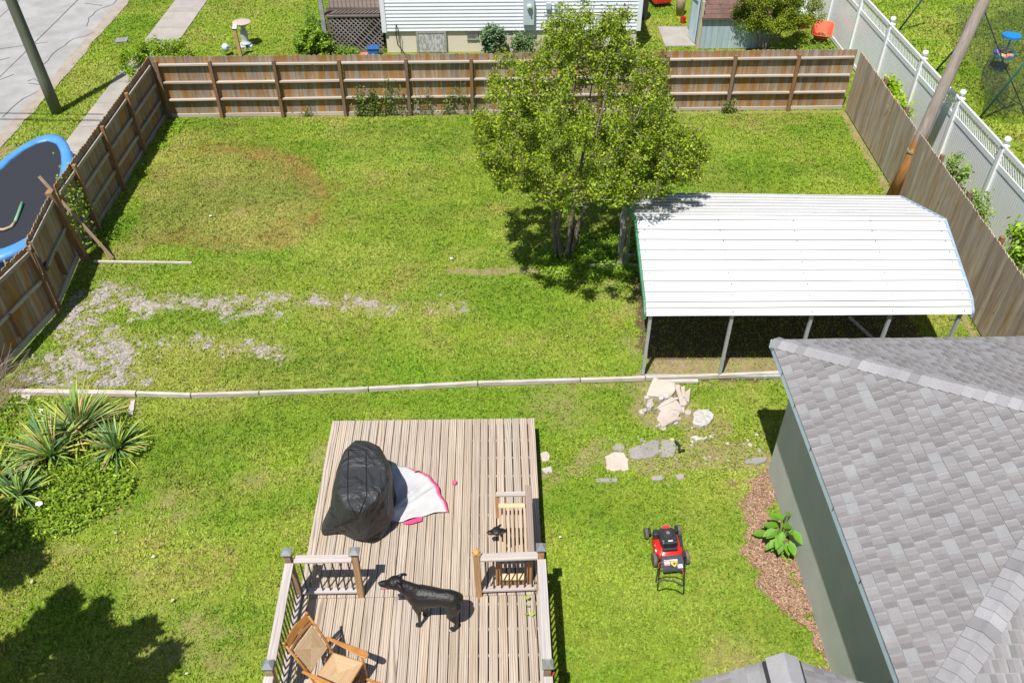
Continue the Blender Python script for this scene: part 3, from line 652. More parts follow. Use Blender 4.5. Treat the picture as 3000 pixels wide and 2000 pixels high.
def shingles(mb, org, along, up, width_at, length, course, tabw, nrm, seed):
    """org: eave corner; along: unit vector on the eave; up: unit vector up the slope; width_at(s)->(lo,hi) extents"""
    rr = random.Random(seed); nc = int(length/course)
    for i in range(nc):
        s0 = i*course; s1 = s0+course*1.04; lo, hi = width_at(s0+course*.5); x = lo-((i*.5+.07*rr.random()) % 1)*tabw
        while x < hi:
            w = tabw*rr.choice((.96, 1, 1.04)); a0 = max(lo, x); a1 = min(hi, x+w-.002)
            if a1-a0 > .01:
                g = rr.uniform(.96, 1.035); thick = .009 if rr.random() < .5 else .004
                base = Vector((.268, .268, .278))*g
                if rr.random() < .4: base = Vector((.254, .250, .258))*g*.97
                q = lambda a, s, h: org+along*a+up*s+nrm*h
                # a graded granule band is printed on each tab: light body, darker brown corner patch
                P = [q(a0, s0, thick+.004), q(a1, s0, thick+.004), q(a1, s1, .001), q(a0, s1, .001), q(a0, s0, 0), q(a1, s0, 0)]
                mb.add(P, [(0, 1, 2, 3), (4, 5, 1, 0)], (*base, rr.random()))
                if rr.random() < .85:
                    m1 = a0+(a1-a0)*.52; k = rr.uniform(.66, .8)
                    for u0, u1, kk in ((0, .25, k), (.25, .5, (k+1)/2), ):
                        A = a0+(a1-a0)*u0*1.6; B = a0+(a1-a0)*u1*1.6
                        H = lambda s: (thick+.004)*(1-(s-s0)/(s1-s0))+.0015+.001*(s-s0)/(s1-s0)
                        sa, sb = s0+.004, s0+course*.93
                        mb.add([q(A, sa, H(sa)), q(B, sa, H(sa)), q(B, sb, H(sb)), q(A, sb, H(sb))], [(0, 1, 2, 3)], (base.x*kk*1.03, base.y*kk*.98, base.z*kk*.97, .5))
            x += w
cosr = 1/math.sqrt(1+ES*ES); upW = Vector((cosr, 0, ES*cosr)); nW = Vector((-ES*cosr, 0, cosr)); SL = sm/cosr
mb = MB(); mb.add([(EX, EY, EZ), (EX+sm, EY-sm, EZ+ES*sm), (EX, YS, EZ)], [(0, 1, 2)], (.25, .24, .25, .5))
shingles(mb, Vector((EX, YS, EZ+.003)), Vector((0, 1, 0)), upW, lambda s: (s*cosr, (EY-YS)-s*cosr), SL, .148, .17, nW, 1)
upN = Vector((0, -cosr, ES*cosr)); nN = Vector((0, ES*cosr, cosr))
mb.add([(EX, EY, EZ), (EX+9, EY, EZ), (EX+9, EY-sm, EZ+ES*sm), (EX+sm, EY-sm, EZ+ES*sm)], [(0, 1, 2, 3)], (.25, .24, .25, .5))
shingles(mb, Vector((EX, EY, EZ+.003)), Vector((1, 0, 0)), upN, lambda s: (s*cosr, 5.5), SL, .148, .17, nN, 2)
upS = Vector((0, cosr, ES*cosr)); nS = Vector((0, -ES*cosr, cosr))
mb.add([(EX, YS, EZ), (EX+9, YS, EZ), (EX+9, YS+sm, EZ+ES*sm), (EX+sm, YS+sm, EZ+ES*sm)], [(3, 2, 1, 0)], (.25, .24, .25, .5))
shingles(mb, Vector((EX, YS, EZ+.003)), Vector((1, 0, 0)), upS, lambda s: (s*cosr, 5.5), SL, .148, .17, nS, 3)
roof = mb.build('roof', m_shing, hs)
def hipcap(p0, d, nl, nr, n_):
    out = MB(); rr = random.Random(5)
    d = d.normalized()
    for i in range(n_):
        L = .145; g = rr.choice((1.06, 1.0, 1.1, .98, .78, 1.15, 1.02)); cval = (.285*g, .28*g, .295*g, rr.random())
        a = p0+d*(i*L); b_ = a+d*(L*1.08)
        wl = nl*.165; wr = nr*.165; up_ = Vector((0, 0, 1))
        P = []
        for q, h in ((a, .030), (b_, .012)):
            P += [q+wl+up_*h, q+wl*.35+up_*(h+.010), q+up_*(h+.020), q+wr*.35+up_*(h+.010), q+wr+up_*h]
        fsx = [(k, k+1, k+6, k+5) for k in range(4)]
        P += [p-up_*.022 for p in P[:5]]; fsx += [(10+k, 11+k, k+1, k) for k in range(4)]
        out.add(P, fsx, cval)
    return out
dN = Vector((1, -1, ES)); hl = int(dN.length*sm/.145)
# directions lying in each roof plane, perpendicular to the hip
def inplane(nrm, d, sgn): v_ = nrm.cross(d.normalized()); return v_*sgn
v1 = inplane(nW, dN, 1); v1 = v1 if v1.x < 0 else -v1
v2_ = inplane(nN, dN, 1); v2_ = v2_ if v2_.y > 0 else -v2_
hipcap(Vector((EX, EY, EZ))+dN.normalized()*.05, dN, v1, v2_, hl).build('hip_cap', m_shing, roof)
dS = Vector((1, 1, ES)); v1 = inplane(nW, dS, 1); v1 = v1 if v1.x < 0 else -v1
v2_ = inplane(nS, dS, 1); v2_ = v2_ if v2_.y < 0 else -v2_
hipcap(Vector((EX, YS, EZ))+dS.normalized()*.05, dS, v1, v2_, hl).build('hip_cap', m_shing, roof)
mb = MB(); mb.box((4.75+4.5, (9.96+YS+.4)/2, 1.33), (9, 9.96-YS-.4, 2.66)); mb.build('wall', m_stucco, hs)
mb = MB(); mb.box((EX+.03, (EY+YS)/2, EZ-.07), (.045, EY-YS+.02, .15)); mb.build('gutter', m_fascia, hs)
mb = MB(); mb.box((EX+4.5, EY-.02, EZ-.07), (9, .045, .15)); mb.build('gutter', m_fascia, hs)
mb = MB(); mb.box((EX+4.55, (EY+YS)/2, EZ-.115), (9.0-.06, EY-YS-.1, .03)); mb.build('soffit', m_fascia, hs)
for y_ in (9.6, 8.9, 8.05, 7.0, 5.9): mb = MB(); mb.box((EX+.003, y_, EZ-.03), (.006, .012, .10)); mb.build('gutter_joint', m_screw, hs)
# porch roof just below the camera
A = GX(2298, 1938, 2.74); ax = A.x; ay, az = 4.30, 3.92
pr_ = thing('porch_roof', 'grey shingled gable roof with ridge vent at the bottom edge, nearest the viewer', 'roof', (ax, ay-1.5, 0))
eL = GY(2090, 2000, ay-.05); sl = (az-eL.z)/(ax-eL.x) if eL.z < az else .35
sl = max(.25, min(sl, .6)); print('porch', A, eL, sl)
cs = 1/math.sqrt(1+sl*sl)
for sg in (-1, 1):
    mb = MB(); wd = 3.0; org = Vector((ax+sg*wd, ay, az-sl*wd)); up = Vector((-sg*cs, 0, sl*cs)); nn = Vector((sg*sl*cs, 0, cs))
    mb.slab([(ax, ay, az), (ax+sg*wd, ay, az-sl*wd), (ax+sg*wd, ay-4, az-sl*wd), (ax, ay-4, az)], (0, 0, -.06), (.3, .29, .3, .5))
    shingles(mb, org+nn*.004, Vector((0, -1, 0)), up, lambda s: (0, 4), wd/cs, .148, .17, nn, 9+sg); mb.build('roof_slope', m_shing, pr_)
mb = MB(); 
for i in range(14):
    y0 = ay-.0-i*.3; g = random.choice((1.25, 1.1, .9)); P = []
    for y_, h in ((y0, .06), (y0-.32, .045)):
        for xx in (-.16, -.10, 0, .10, .16): P.append((ax+xx, y_, az-abs(xx)*sl*.9+h+.012-abs(xx)*.12))
    mb.add(P, [(k, k+1, k+6, k+5) for k in range(4)], (.285*g, .28*g, .295*g, .5))
mb.build('ridge_cap', m_shing, pr_, solid=.012)
for sg in (-1, 1): mb = MB(); mb.beam((ax+sg*.172, ay-.02, az-.17*sl+.025), (ax+sg*.172, ay-4, az-.17*sl+.025), .03, .05); mb.build('ridge_vent', m_black, pr_)
wt_ = az-sl*2.6-.12; yw0, yw1 = ay-3.9, ay-.35; mb = MB(); V5 = [(ax-2.55, yw0, 0), (ax+2.55, yw0, 0), (ax+2.55, yw0, wt_), (ax, yw0, az-.12), (ax-2.55, yw0, wt_)]; mb.slab(V5, (0, yw1-yw0, 0)); mb.build('wall', m_stucco, pr_)
# ======================= WHITE HOUSE BEHIND =======================
HY = 28.6; hw = thing('house', 'white sided neighbour house on a pale foundation with a lattice porch, behind the yard', 'house', (.5, HY+3, 0))
m_side = mat('white_siding', (.76, .80, .85), (.72, .76, .81), .5, 1.5)
m_found, n, b = new_mat('pale_foundation')
v, at = coords(n, (1, 1, 1), False); s1 = noise(n, v, 1.2, 5); v2, _ = coords(n, (1, 1, .15), False); s2 = noise(n, v2, 1.6, 3)
c = mixc(n, s1, (.66, .59, .49), (.72, .66, .57)); c = mixc(n, ramp(n, s2, .62, .75, (0, 0, 0), (.45, .45, .45)), c, (.50, .36, .24)); n.links.new(c, b.inputs['Base Color']); b.inputs['Roughness'].default_value = .9
x0, x1 = -3.72, 4.79; zb = .76
mb = MB(); mb.box(((x0+x1)/2, HY+2.05, zb/2), (x1-x0-.06, 4, zb)); mb.build('foundation', m_found, hw)
mb = MB(); z = zb; ph = .118
while z < 3.2:
    mb.add([(x0, HY-.03, z), (x1, HY-.03, z), (x1, HY-.005, z+ph-.004), (x0, HY-.005, z+ph-.004), (x0, HY+.02, z), (x1, HY+.02, z), (x0, HY-.03, z+ph), (x1, HY-.03, z+ph)], [(0, 1, 2, 3), (4, 5, 1, 0), (3, 2, 7, 6)], (1, 1, 1, .5)); z += ph
mb.box(((x0+x1)/2, HY+2.1, (zb+3.2)/2+.02), (x1-x0-.02, 4, 3.2-zb)); mb.build('siding', m_side, hw)
for xx in (x0-.0, x1+.0): mb = MB(); mb.box((xx, HY+.01, (zb+3.2)/2-.02), (.15, .12, 3.2-zb+.04)); mb.build('corner_board', m_side, hw)
m_hdoor = mat('peeling_grey_paint', (.30, .30, .32), (.55, .55, .56), .85, 22, (1, 1, .3), sharp=(.45, .55)); m_wdark = wood('dark_porch_wood', (.13, .10, .09), (.07, .055, .05), (.22, .18, .16), 0, knots=False)
m_frame = mat('old_frame_paint', (.38, .38, .37), (.25, .24, .23), .8, 12)
ft = MB(); a_, b_ = GY(1218, 92, HY), GY(1310, 153, HY); X0, X1, Z0, Z1 = a_.x, b_.x, .02, zb-.02
ft.box(((X0+X1)/2, HY-.0, (Z0+Z1)/2), (X1-X0-.12, .05, Z1-Z0-.1)); dr = ft.build('hatch_door', m_hdoor, hw)
mb = MB()
for bx in (((X0+.04), (Z0+Z1)/2, .08, Z1-Z0), ((X1-.04), (Z0+Z1)/2, .08, Z1-Z0), ((X0+X1)/2, Z0+.03, X1-X0-.165, .06), ((X0+X1)/2, Z1-.03, X1-X0-.165, .06)): mb.box((bx[0], HY-.01, bx[1]), (bx[2], .06, bx[3]))
mb.build('door_frame', m_frame, dr)
for px in (1368, 1640):
    p = GY(px, 100, HY); mb = MB(); mb.box((p.x+.2, HY+.035, .55), (.38, .02, .18)); vt = mb.build('foundation_vent', m_screw, hw)
    mb = MB()
    for k in range(9): mb.box((p.x+.04+k*.04, HY+.02, .55), (.012, .02, .18))
    mb.box((p.x+.2, HY+.02, .45), (.42, .05, .02)); mb.build('vent_bars', m_galv, vt)
# meter box
m_panel = mat('grey_meter_paint', (.50, .58, .63), (.46, .54, .6), .4, 4)
mbx = MB(); mbx.box((1.10, HY-.11, 1.42), (.36, .16, .86)); mbx = mbx.build('meter_box', m_panel, hw, bevel=.01)
mb = MB(); mb.M = Matrix.Translation((1.12, HY-.19, 1.60)) @ Matrix.Rotation(math.pi/2, 4, 'X'); mb.lathe([(.09, 0), (.09, .05), (.075, .10), (.03, .12), (0, .12)], (0, 0, 0), 18); mb.build('meter_glass', mat('meter_glass', (.55, .62, .6), rough=.15), mbx, smooth=True, autos=40)
mb = MB(); mb.box((1.12, HY-.34, 1.60), (.05, .03, .03)); mb.build('meter_dial', m_black, mbx)
for px in (1607, 1630):
    p = GY(px, 15, HY); mb = MB(); mb.box((p.x, HY-.08, p.z), (.16, .1, .2)); mb.build('utility_box', m_panel, hw, bevel=.008)
mb = MB(); mb.tube([(-3.30, HY-.10, 1.02), (-3.33, HY-.13, .7), (-3.30, HY-.14, .35), (-3.05, HY-.2, 0)], .02, 6); mb.tube([(-3.30, HY-.08, 1.02), (-3.24, HY-.12, .8), (-3.26, HY-.1, .4)], .012, 6); mb.build('cable', m_black, hw)
mb = MB(); mb.tube([(1.6, HY-.06, 1.35), (2.4, HY-.06, 1.28), (3.2, HY-.06, 1.36), (4.2, HY-.06, 1.25), (4.7, HY-.06, 1.32)], .01, 6); mb.build('cable', m_black, hw)
# porch with lattice
PX0, PX1 = -5.72, x0-.07
porch = thing('porch', 'dark weathered porch with diagonal lattice skirt and railing at the end of the white house', 'porch', (-4.7, HY+1, 0))
mb = MB(); mb.beam((PX0, HY-.0, 0), (PX0+.02, HY-.0, 3.0), .13, .13, (0, 1, 0)); mb.build('corner_post', m_frame, porch)
mb = MB(); mb.beam((PX0+.16, HY+.05, 0), (PX0+.16, HY+.05, 1.3), .09, .09, (0, 1, 0)); mb.build('post', m_wdark, porch)
lat = MB(); Wd = PX1-PX0-.2; lz0, lz1 = .02, 1.22
def clipline(c0, sg):
    # line z = lz0 + sg*(x) + c0 clipped to the panel
    pts = []
    for t in np.linspace(0, Wd, 61):
        z = c0+sg*t
        if lz0 <= z <= lz1: pts.append((PX0+.2+t, z))
    return (pts[0], pts[-1]) if len(pts) > 3 else None
for k in range(-16, 19):
    c0 = k*.15
    for sg, yo in ((-1, -.02), (1, .0)):
        q = clipline(c0+(1.3 if sg < 0 else 0), sg)
        if q:
            (xa, za), (xb, zb_) = q; gx_, gz_ = (xa+xb)/2, (za+zb_)/2
            if sg > 0 and abs(xa-(PX0+.75)) < .35 and k % 2: continue
            lat.beam((xa, HY+yo, za), (xb, HY+yo, zb_), .035, .007, (0, 1, 0), tn(a=.25)) if False else lat.beam((xa, HY+yo, za), (xb, HY+yo, zb_), .007, .036, (0, 0, 1), tn(a=.25))
lat.build('lattice', wood('lattice_wood', (.24, .21, .20), (.15, .13, .125), (.34, .31, .30), 0, knots=False), porch)
mb = MB(); mb.box(((PX0+PX1)/2+.05, HY+.0, 1.27), (PX1-PX0-.2, .10, .05)); mb.box(((PX0+PX1)/2+.05, HY+.02, 1.50), (PX1-PX0-.2, .05, .09)); mb.build('porch_rail', m_wdark, porch)
mb = MB(); mb.box(((PX0+PX1)/2, HY+1.0, 1.27), (PX1-PX0-.1, 1.8, .04)); mb.build('porch_floor', m_wdark, porch)
for k in range(12): mb = MB(); x_ = PX0+.28+k*.135; mb.box((x_, HY+.02, 1.95), (.035, .035, .8), tint=(1.7, 1.5, 1.4, .5)); mb.build('baluster', m_wdark, porch)
mb = MB(); mb.box(((PX0+PX1)/2, HY+.9, .6), (PX1-PX0-.1, .05, 1.2)); mb.build('interior_shade_panel', m_black, porch)  # black panels paint the shade of the interior behind lattice and balusters
mb = MB(); mb.box(((PX0+PX1)/2, HY+1.9, 2.2), (PX1-PX0, .05, 1.9)); mb.build('interior_shade_panel', m_black, porch)
m_blue = mat('blue_plastic', (.03, .13, .42), (.025, .11, .36), .4, 5); m_red = mat('red_plastic', (.60, .035, .02), (.52, .03, .02), .35, 5); m_pinkred = mat('faded_red_plastic', (.75, .22, .20), (.62, .16, .15), .5, 5)
p = G(1097, 163); mb = MB(); mb.box((p.x, HY-.28, .15), (.36, .26, .28)); bx = mb.build('storage_box', m_blue, None, bevel=.03); mb = MB(); mb.box((p.x, HY-.28, .315), (.41, .31, .05)); mb.build('lid', m_blue, bx, bevel=.015)
tag(bx, 'blue plastic box with lid standing by the porch lattice', 'box')
mb = MB(); mb.box((p.x-.33, HY-.3, .06), (.26, .2, .12)); tag(mb.build('brick_block', m_pinkred, None, bevel=.01), 'small faded red block beside the blue box', 'block')
# ======================= SHED =======================
sx0, sx1, sy = 6.95, 9.3, 28.8
m_shed = wood('blue_shed_boards', (.34, .43, .50), (.26, .34, .40), (.46, .55, .61), 2, knots=False); m_brown = mat('brown_shingle', (.16, .09, .075), (.11, .065, .055), .9, 9, bmp=.4, bscale=90)
shed = thing('shed', 'light blue wooden shed with brown shingle roof and open side door', 'shed', (8, 29.8, 0))
mb = MB(); x = sx0
while x < sx1: mb.box((x+.1, sy, .55), (.193, .03, 1.1), tint=tn(a=.06)); x += .2
mb.box(((sx0+sx1)/2, sy+1.0, .5), (sx1-sx0-.06, 1.9, 1.0)); mb.build('wall', m_shed, shed)
mb = MB()
for k in range(9): mb.box((sx0-.0, sy+.2+k*.2, 1.0), (.03, .193, 2.0), tint=tn(.1, .06))
mb.build('side_wall', m_shed, shed)
mb = MB(); mb.box((sx0-.12, sy+.65, .95), (.03, .62, 1.8), rz=.16, tint=tn(.35)); d_ = mb.build('door', m_shed, shed); mb = MB(); mb.box((sx0-.17, sy+.66, 1.5), (.03, .5, .08), rz=.16, tint=tn(.5)); mb.build('door_brace', m_shed, d_)
mb = MB(); mb.box((sx0-.02, sy+.0, .8), (.09, .09, 1.6), tint=(1.3, .95, .6, .5)); mb.build('corner_trim', m_shed, shed)
mb = MB(); rs = .5
for i in range(9):
    s0 = i*.2
    for k in range(8):
        g = random.uniform(.8, 1.25); xa = sx0-.02+k*.32; y0 = sy-.12+s0*.9; z0_ = 1.06+s0*rs*.9
        mb.add([(xa, y0, z0_+.02), (xa+.315, y0, z0_+.02), (xa+.315, y0+.19, z0_+.19*rs+.004), (xa, y0+.19, z0_+.19*rs+.004), (xa, y0, z0_), (xa+.315, y0, z0_)], [(0, 1, 2, 3), (4, 5, 1, 0)], (g, g, g, .5))
mb.slab([(sx0-.02, sy-.12, 1.05), (sx0+2.54, sy-.12, 1.05), (sx0+2.54, sy+1.6, 1.05+1.72*rs), (sx0-.02, sy+1.6, 1.05+1.72*rs)], (0, 0, -.03)); mb.build('roof', m_brown, shed)
# bits between house and shed
mb = MB(); p = G(2008, 70); mb.lathe([(.085, 0), (.11, .2), (.12, .205), (.11, .21), (.09, .2), (.08, .02)], (6.82, 31.15, 0), 16); tag(mb.build('bucket', m_red, None, True, autos=40), 'small red bucket beside the shed door', 'bucket')
mb = MB(); mb.tube([(6.85, 31.9, .02), (6.82, 31.9, .5), (6.84, 31.9, 1.0)], [.14, .17, .13], 12); tag(mb.build('rolled_bag', mat('beige_sack', (.42, .34, .22), (.3, .25, .16), .9, 6, bmp=.4), None, True), 'tall beige sack standing against the shed side', 'sack')
mb = MB(); p = G(1918, 10); mb.M = Matrix.Translation((p.x+.1, p.y+.0, 0)) @ Matrix.Rotation(.3, 4, 'Z'); mb.slab([(-.35, -.5, .12), (.35, -.5, .12), (.35, .6, .3), (-.35, .6, .3)], (0, 0, .25)); k1 = mb.build('kayak_box', m_red, None, bevel=.06)
tag(k1, 'red plastic cart by the white house corner at the top edge', 'cart')
mb = MB(); mb.box((5.3, 31.6, .55), (.5, .5, 1.1)); tag(mb.build('dark_bin', m_black, None, bevel=.04), 'dark bin standing in the shade behind the white house corner', 'bin')
# wheelbarrow
wb = thing('wheelbarrow', 'orange red wheelbarrow tray with a little plant in it by the white fence', 'wheelbarrow', (11.15, 28.9, 0), -.35)
m_wb = mat('orange_tray', (.78, .16, .07), (.70, .13, .07), .5, 3); MWm = MW[wb.name]
def rrect(w, l, r, n=6):
    out = []
    for cx_, cy_, a0 in ((w-r, l-r, 0), (-w+r, l-r, 90), (-w+r, -l+r, 180), (w-r, -l+r, 270)):
        for k in range(n): t = math.radians(a0+90*k/(n-1)); out.append((cx_+r*math.cos(t), cy_+r*math.sin(t)))
    return out
mb = MB(MWm @ Matrix.Translation((0, 0, .08)) @ Matrix.Rotation(.2, 4, 'X')); rings = [(rrect(.19, .24, .08), .30), (rrect(.27, .36, .13), .47), (rrect(.33, .45, .16), .60), (rrect(.35, .47, .17), .60), (rrect(.35, .47, .17), .58)]
vs = [(x, y, z) for R_, z in rings for x, y in R_]; nn_ = 24; fs = [(i*nn_+k, i*nn_+(k+1) % nn_, (i+1)*nn_+(k+1) % nn_, (i+1)*nn_+k) for i in range(4) for k in range(nn_)]+[tuple(range(nn_))]
mb.add(vs, fs); tray = mb.build('tray', m_wb, wb, smooth=True, solid=.012, autos=50)
mb = MB(MWm); mb.tube([(-.22, -.55, .40), (-.2, -.1, .33), (-.1, .4, .25), (0, .62, .2)], .018, 8); mb.tube([(.22, -.55, .40), (.2, -.1, .33), (.1, .4, .25), (0, .62, .2)], .018, 8); mb.build('frame', m_black, wb)
mb = MB(MWm @ Matrix.Translation((0, -.50, .17)) @ Matrix.Rotation(math.pi/2, 4, 'Y')); mb.lathe([(.06, -.04), (.17, -.045), (.19, 0), (.17, .045), (.06, .04)], (0, 0, 0), 20); mb.build('wheel', mat('rubber', (.03, .03, .03), rough=.8), wb, smooth=True, autos=50)
for s_ in (-1, 1): mb = MB(MWm); mb.tube([(s_*.2, .2, .33), (s_*.23, .32, 0)], .014, 6); mb.build('leg', m_black, wb)
P = np.array([(0.05, -.18, .46)])+RNG.normal(size=(160, 3))*[.09, .05, .04]; P = np.array([MWm @ Vector(p) for p in P])
o = leaf_mesh('potted_succulent', P, .06, leafcols(160, (.14, .22, .10), (.30, .36, .22)), m_grass); tag(o, 'small grey green plant growing in the orange tray', 'plant')
# lidded bin behind wheelbarrow
mb = MB(); mb.lathe([(.24, 0), (.28, .5), (.28, .52)], (10.85, 30.6, 0), 24); bn = mb.build('planter_barrel', mat('brown_barrel', (.17, .09, .06), (.11, .06, .045), .7, 6), None, True, autos=40); tag(bn, 'brown barrel with a pale green lid beside the white fence at the top edge', 'barrel')
mb = MB(); mb.box((10.85, 30.6, .56), (.66, .66, .08)); mb.build('lid', mat('pale_green_lid', (.55, .68, .55)), bn, bevel=.03)
mb = MB(); mb.box((10.72, 29.75, .42), (.36, .2, .2), rz=.3); tag(mb.build('pink_tub', mat('pink_red_plastic', (.80, .06, .12)), None, bevel=.03), 'bright pink red tub behind the orange tray', 'tub')
# ======================= DECK =======================
DZ = .5; dx0, dx1 = -3.05, .625; YJ = 7.22
w_deck = wood('weathered_deck_boards', (.42, .345, .275), (.23, .18, .135), (.55, .475, .40), 1, ring=.95, knots=False, rough=.85, fine=.8)
w_rail_x = wood('grey_rail_wood', (.38, .345, .325), (.24, .21, .19), (.52, .48, .46), 0, knots=False, ring=.4); w_rail_y = wood('grey_rail_wood_long', (.38, .345, .325), (.24, .21, .19), (.52, .48, .46), 1, knots=False, ring=.4)
w_dpost = wood('yellow_post_wood', (.42, .25, .12), (.26, .14, .06), (.56, .37, .20), 2, knots=False, ring=.6)
w_dpost2 = wood('brown_post_wood', (.33, .22, .15), (.20, .13, .08), (.46, .34, .24), 2, knots=False, ring=.6)
m_balu = mat('brown_black_baluster', (.045, .035, .03), (.07, .055, .05), .5, 20)
deck = thing('deck', 'raised weathered wooden deck with post caps and black balusters', 'deck', (-1.2, 6.5, 0))
mb = MB(); nb = 26; pitch = (dx1-dx0)/nb
for i in range(nb):
    for (a, b_, o_) in ((2.4, YJ-.004, 0), (YJ+.004, 10.87, .0)):
        x = dx0+pitch*(i+.5)+random.uniform(-.0015, .0015)+(.01 if b_ < 8 else 0); w_ = pitch-(.011 if i < 19 else .017)+random.uniform(-.002, .002)
        k = random.uniform(.93, 1.07); warm = random.uniform(-.02, .03)
        mb.box((x, (a+b_)/2, DZ-.014+random.uniform(-.0015, .0015)), (w_, b_-a, .028), tint=(k*(1+warm), k, k*(1-warm), random.random()))
mb.build('deck_boards', w_deck, deck, bevel=.0025)
for c_, d_ in (((dx0+.02, 6.6, DZ-.13), (.04, 8.5, .2)), ((dx1-.03, 6.6, DZ-.13), (.04, 8.5, .2)), (((dx0+dx1)/2, 10.83, DZ-.13), (dx1-dx0-.1, .04, .2))):
    mb = MB(); mb.box(c_, d_); mb.build('rim_joist', w_deck, deck)
for y in np.arange(3, 10.8, .41): mb = MB(); mb.box(((dx0+dx1)/2, y, DZ-.13), (dx1-dx0-.1, .04, .18)); mb.build('joist', w_deck, deck)
mb = MB(); mb.box(((dx0+dx1)/2, 6.6, .02), (dx1-dx0-.1, 8.4, .03)); mb.build('under_sheet', m_black, deck)  # plain black sheet below the boards, showing through the gaps
m_cap = mat('black_post_cap', (.045, .055, .06), (.08, .085, .09), .35, 10); m_capw = mat('polished_cap_metal', (.70, .70, .68), (.55, .55, .55), .18, 10, metal=.7)
def post(x, y, h, m_, lean=(0, 0), cap=True, w_=.092):
    mb = MB(); b0 = Vector((x, y, DZ-.3)); t0 = Vector((x+lean[0], y+lean[1], DZ+h)); mb.beam(b0, t0, w_, w_, (0, 1, 0), tint=tn(.0)); p = mb.build('post', m_, deck, bevel=.006)
    if cap:
        c = t0; mb = MB(); mb.box(c+Vector((0, 0, -.01)), (.145, .145, .02)); k_ = mb.build('post_cap', m_cap, p, bevel=.003)
        mb = MB(); s_, t_ = .0725, .025; z0, z1 = c.z, c.z+.062
        V = [(c.x+a*s_, c.y+b*s_, z0) for a, b in ((-1, -1), (1, -1), (1, 1), (-1, 1))]+[(c.x+a*t_, c.y+b*t_, z1) for a, b in ((-1, -1), (1, -1), (1, 1), (-1, 1))]
        mb.add(V, [(0, 1, 5, 4), (1, 2, 6, 5), (2, 3, 7, 6), (3, 0, 4, 7), (4, 5, 6, 7)]); mb.build('cap_pyramid', m_capw, p)
    return p
post(-3.03, 7.27, 1.06, w_dpost2, (-.03, .03)); post(-2.12, 7.25, 1.06, w_dpost, (.02, .04)); post(.555, 7.27, 1.06, w_dpost, (.0, .04)); post(-.35, 7.23, 1.03, w_dpost, (-.02, .03), cap=False)
mb = MB(); mb.lathe([(.064, 0), (.064, .02), (.045, .045), (.0, .052)], (-.37, 7.26, DZ+1.03), 4, tint=(1.3, 1.1, .6, .5)); mb.M = None; mb.build('post_top', w_dpost, deck, smooth=True)
post(-2.99, 5.58, 1.06, w_dpost2, (.0, .02)); post(.56, 5.52, 1.06, w_dpost2, (0, .02)); post(-2.97, 3.6, 1.0, w_dpost2, cap=False); post(.56, 3.6, 1.0, w_dpost2, cap=False)
def section(a, b, axis, nbal):
    a = Vector(a); b = Vector(b); mt = w_rail_x if axis == 0 else w_rail_y
    up = Vector((0, 0, 1)); d = (b-a).normalized()
    mb = MB(); mb.beam(a+up*(DZ+.90), b+up*(DZ+.90), .125, .035, tint=tn(.1)); mb.build('top_rail', mt, deck, bevel=.004)
    mb = MB(); mb.beam(a+up*(DZ+.86), b+up*(DZ+.86), .04, .05, tint=tn(.1)); mb.build('under_rail', w_dpost2, deck)
    mb = MB(); mb.beam(a+up*(DZ+.10), b+up*(DZ+.10), .085, .04, tint=tn(.1)); mb.build('bottom_rail', mt, deck, bevel=.004)
    for i in range(nbal):
        p = a.lerp(b, (i+.6)/(nbal+.2)); mb = MB(); mb.tube([p+up*(DZ+.10), p+up*(DZ+.86)], .0125, 8); mb.build('baluster', m_balu, deck)
section((-2.97, 7.28, 0), (-2.15, 7.28, 0), 0, 7); section((-.31, 7.26, 0), (.51, 7.28, 0), 0, 7)
section((-3.0, 5.65, 0), (-3.03, 7.21, 0), 1, 14); section((-2.99, 3.7, 0), (-2.99, 5.52, 0), 1, 15)
section((.56, 5.6, 0), (.56, 7.21, 0), 1, 14); section((.56, 3.7, 0), (.56, 5.45, 0), 1, 15)
# ======================= BENCH =======================
w_bench = wood('bench_wood', (.42, .30, .20), (.27, .18, .11), (.56, .44, .33), 1, knots=False); w_bend = wood('fresh_bench_wood', (.56, .38, .22), (.44, .27, .13), (.66, .50, .33), 0, knots=False)
w_bleg = wood('bench_leg_wood', (.40, .20, .08), (.26, .12, .05), (.50, .30, .15), 2, knots=False)
bench = thing('bench', 'slatted wooden bench standing along the right edge of the deck behind the short railing', 'bench', (.2, 8, DZ))
bx0, bx1 = -.055, .37
for i in range(7):
    mb = MB(); x = bx0+.03+i*(bx1-bx0-.04)/6; mb.beam((x, 7.46, .86), (x, 8.56, .86), .040, .022, tint=tn(.0)); mb.build('seat_slat', w_bench, bench, bevel=.003)
mb = MB(); mb.beam((bx0+.005, 8.60, .865), (bx1-.0, 8.60, .865), .085, .025, tint=tn(.1)); mb.build('end_board', w_bend, bench)
mb = MB(); mb.box(((bx0+bx1)/2, 7.40, .70), (bx1-bx0-.05, .10, .03), tint=tn(.1)); mb.build('end_board', w_bend, bench)
for k in range(6): mb = MB(); mb.box((bx0+.06+k*.062, 7.385, .60), (.045, .02, .20), tint=tn()); mb.build('end_slat', w_bleg, bench)
mb = MB(); mb.beam((bx0-.03, 8.66, 1.08), (bx1+.03, 8.66, 1.08), .085, .03, tint=tn(.0)); mb.build('armrest', w_rail_x, bench, bevel=.004)
mb = MB(); mb.beam((bx0-.03, 7.42, 1.08), (bx1+.03, 7.42, 1.08), .085, .03, tint=tn(.0)); mb.build('armrest', w_rail_x, bench, bevel=.004)
mb = MB(); mb.beam((.425, 7.35, 1.16), (.425, 8.76, 1.16), .10, .035, tint=(.72, .62, .56, .4)); mb.build('back_rail', w_rail_y, bench, bevel=.004)
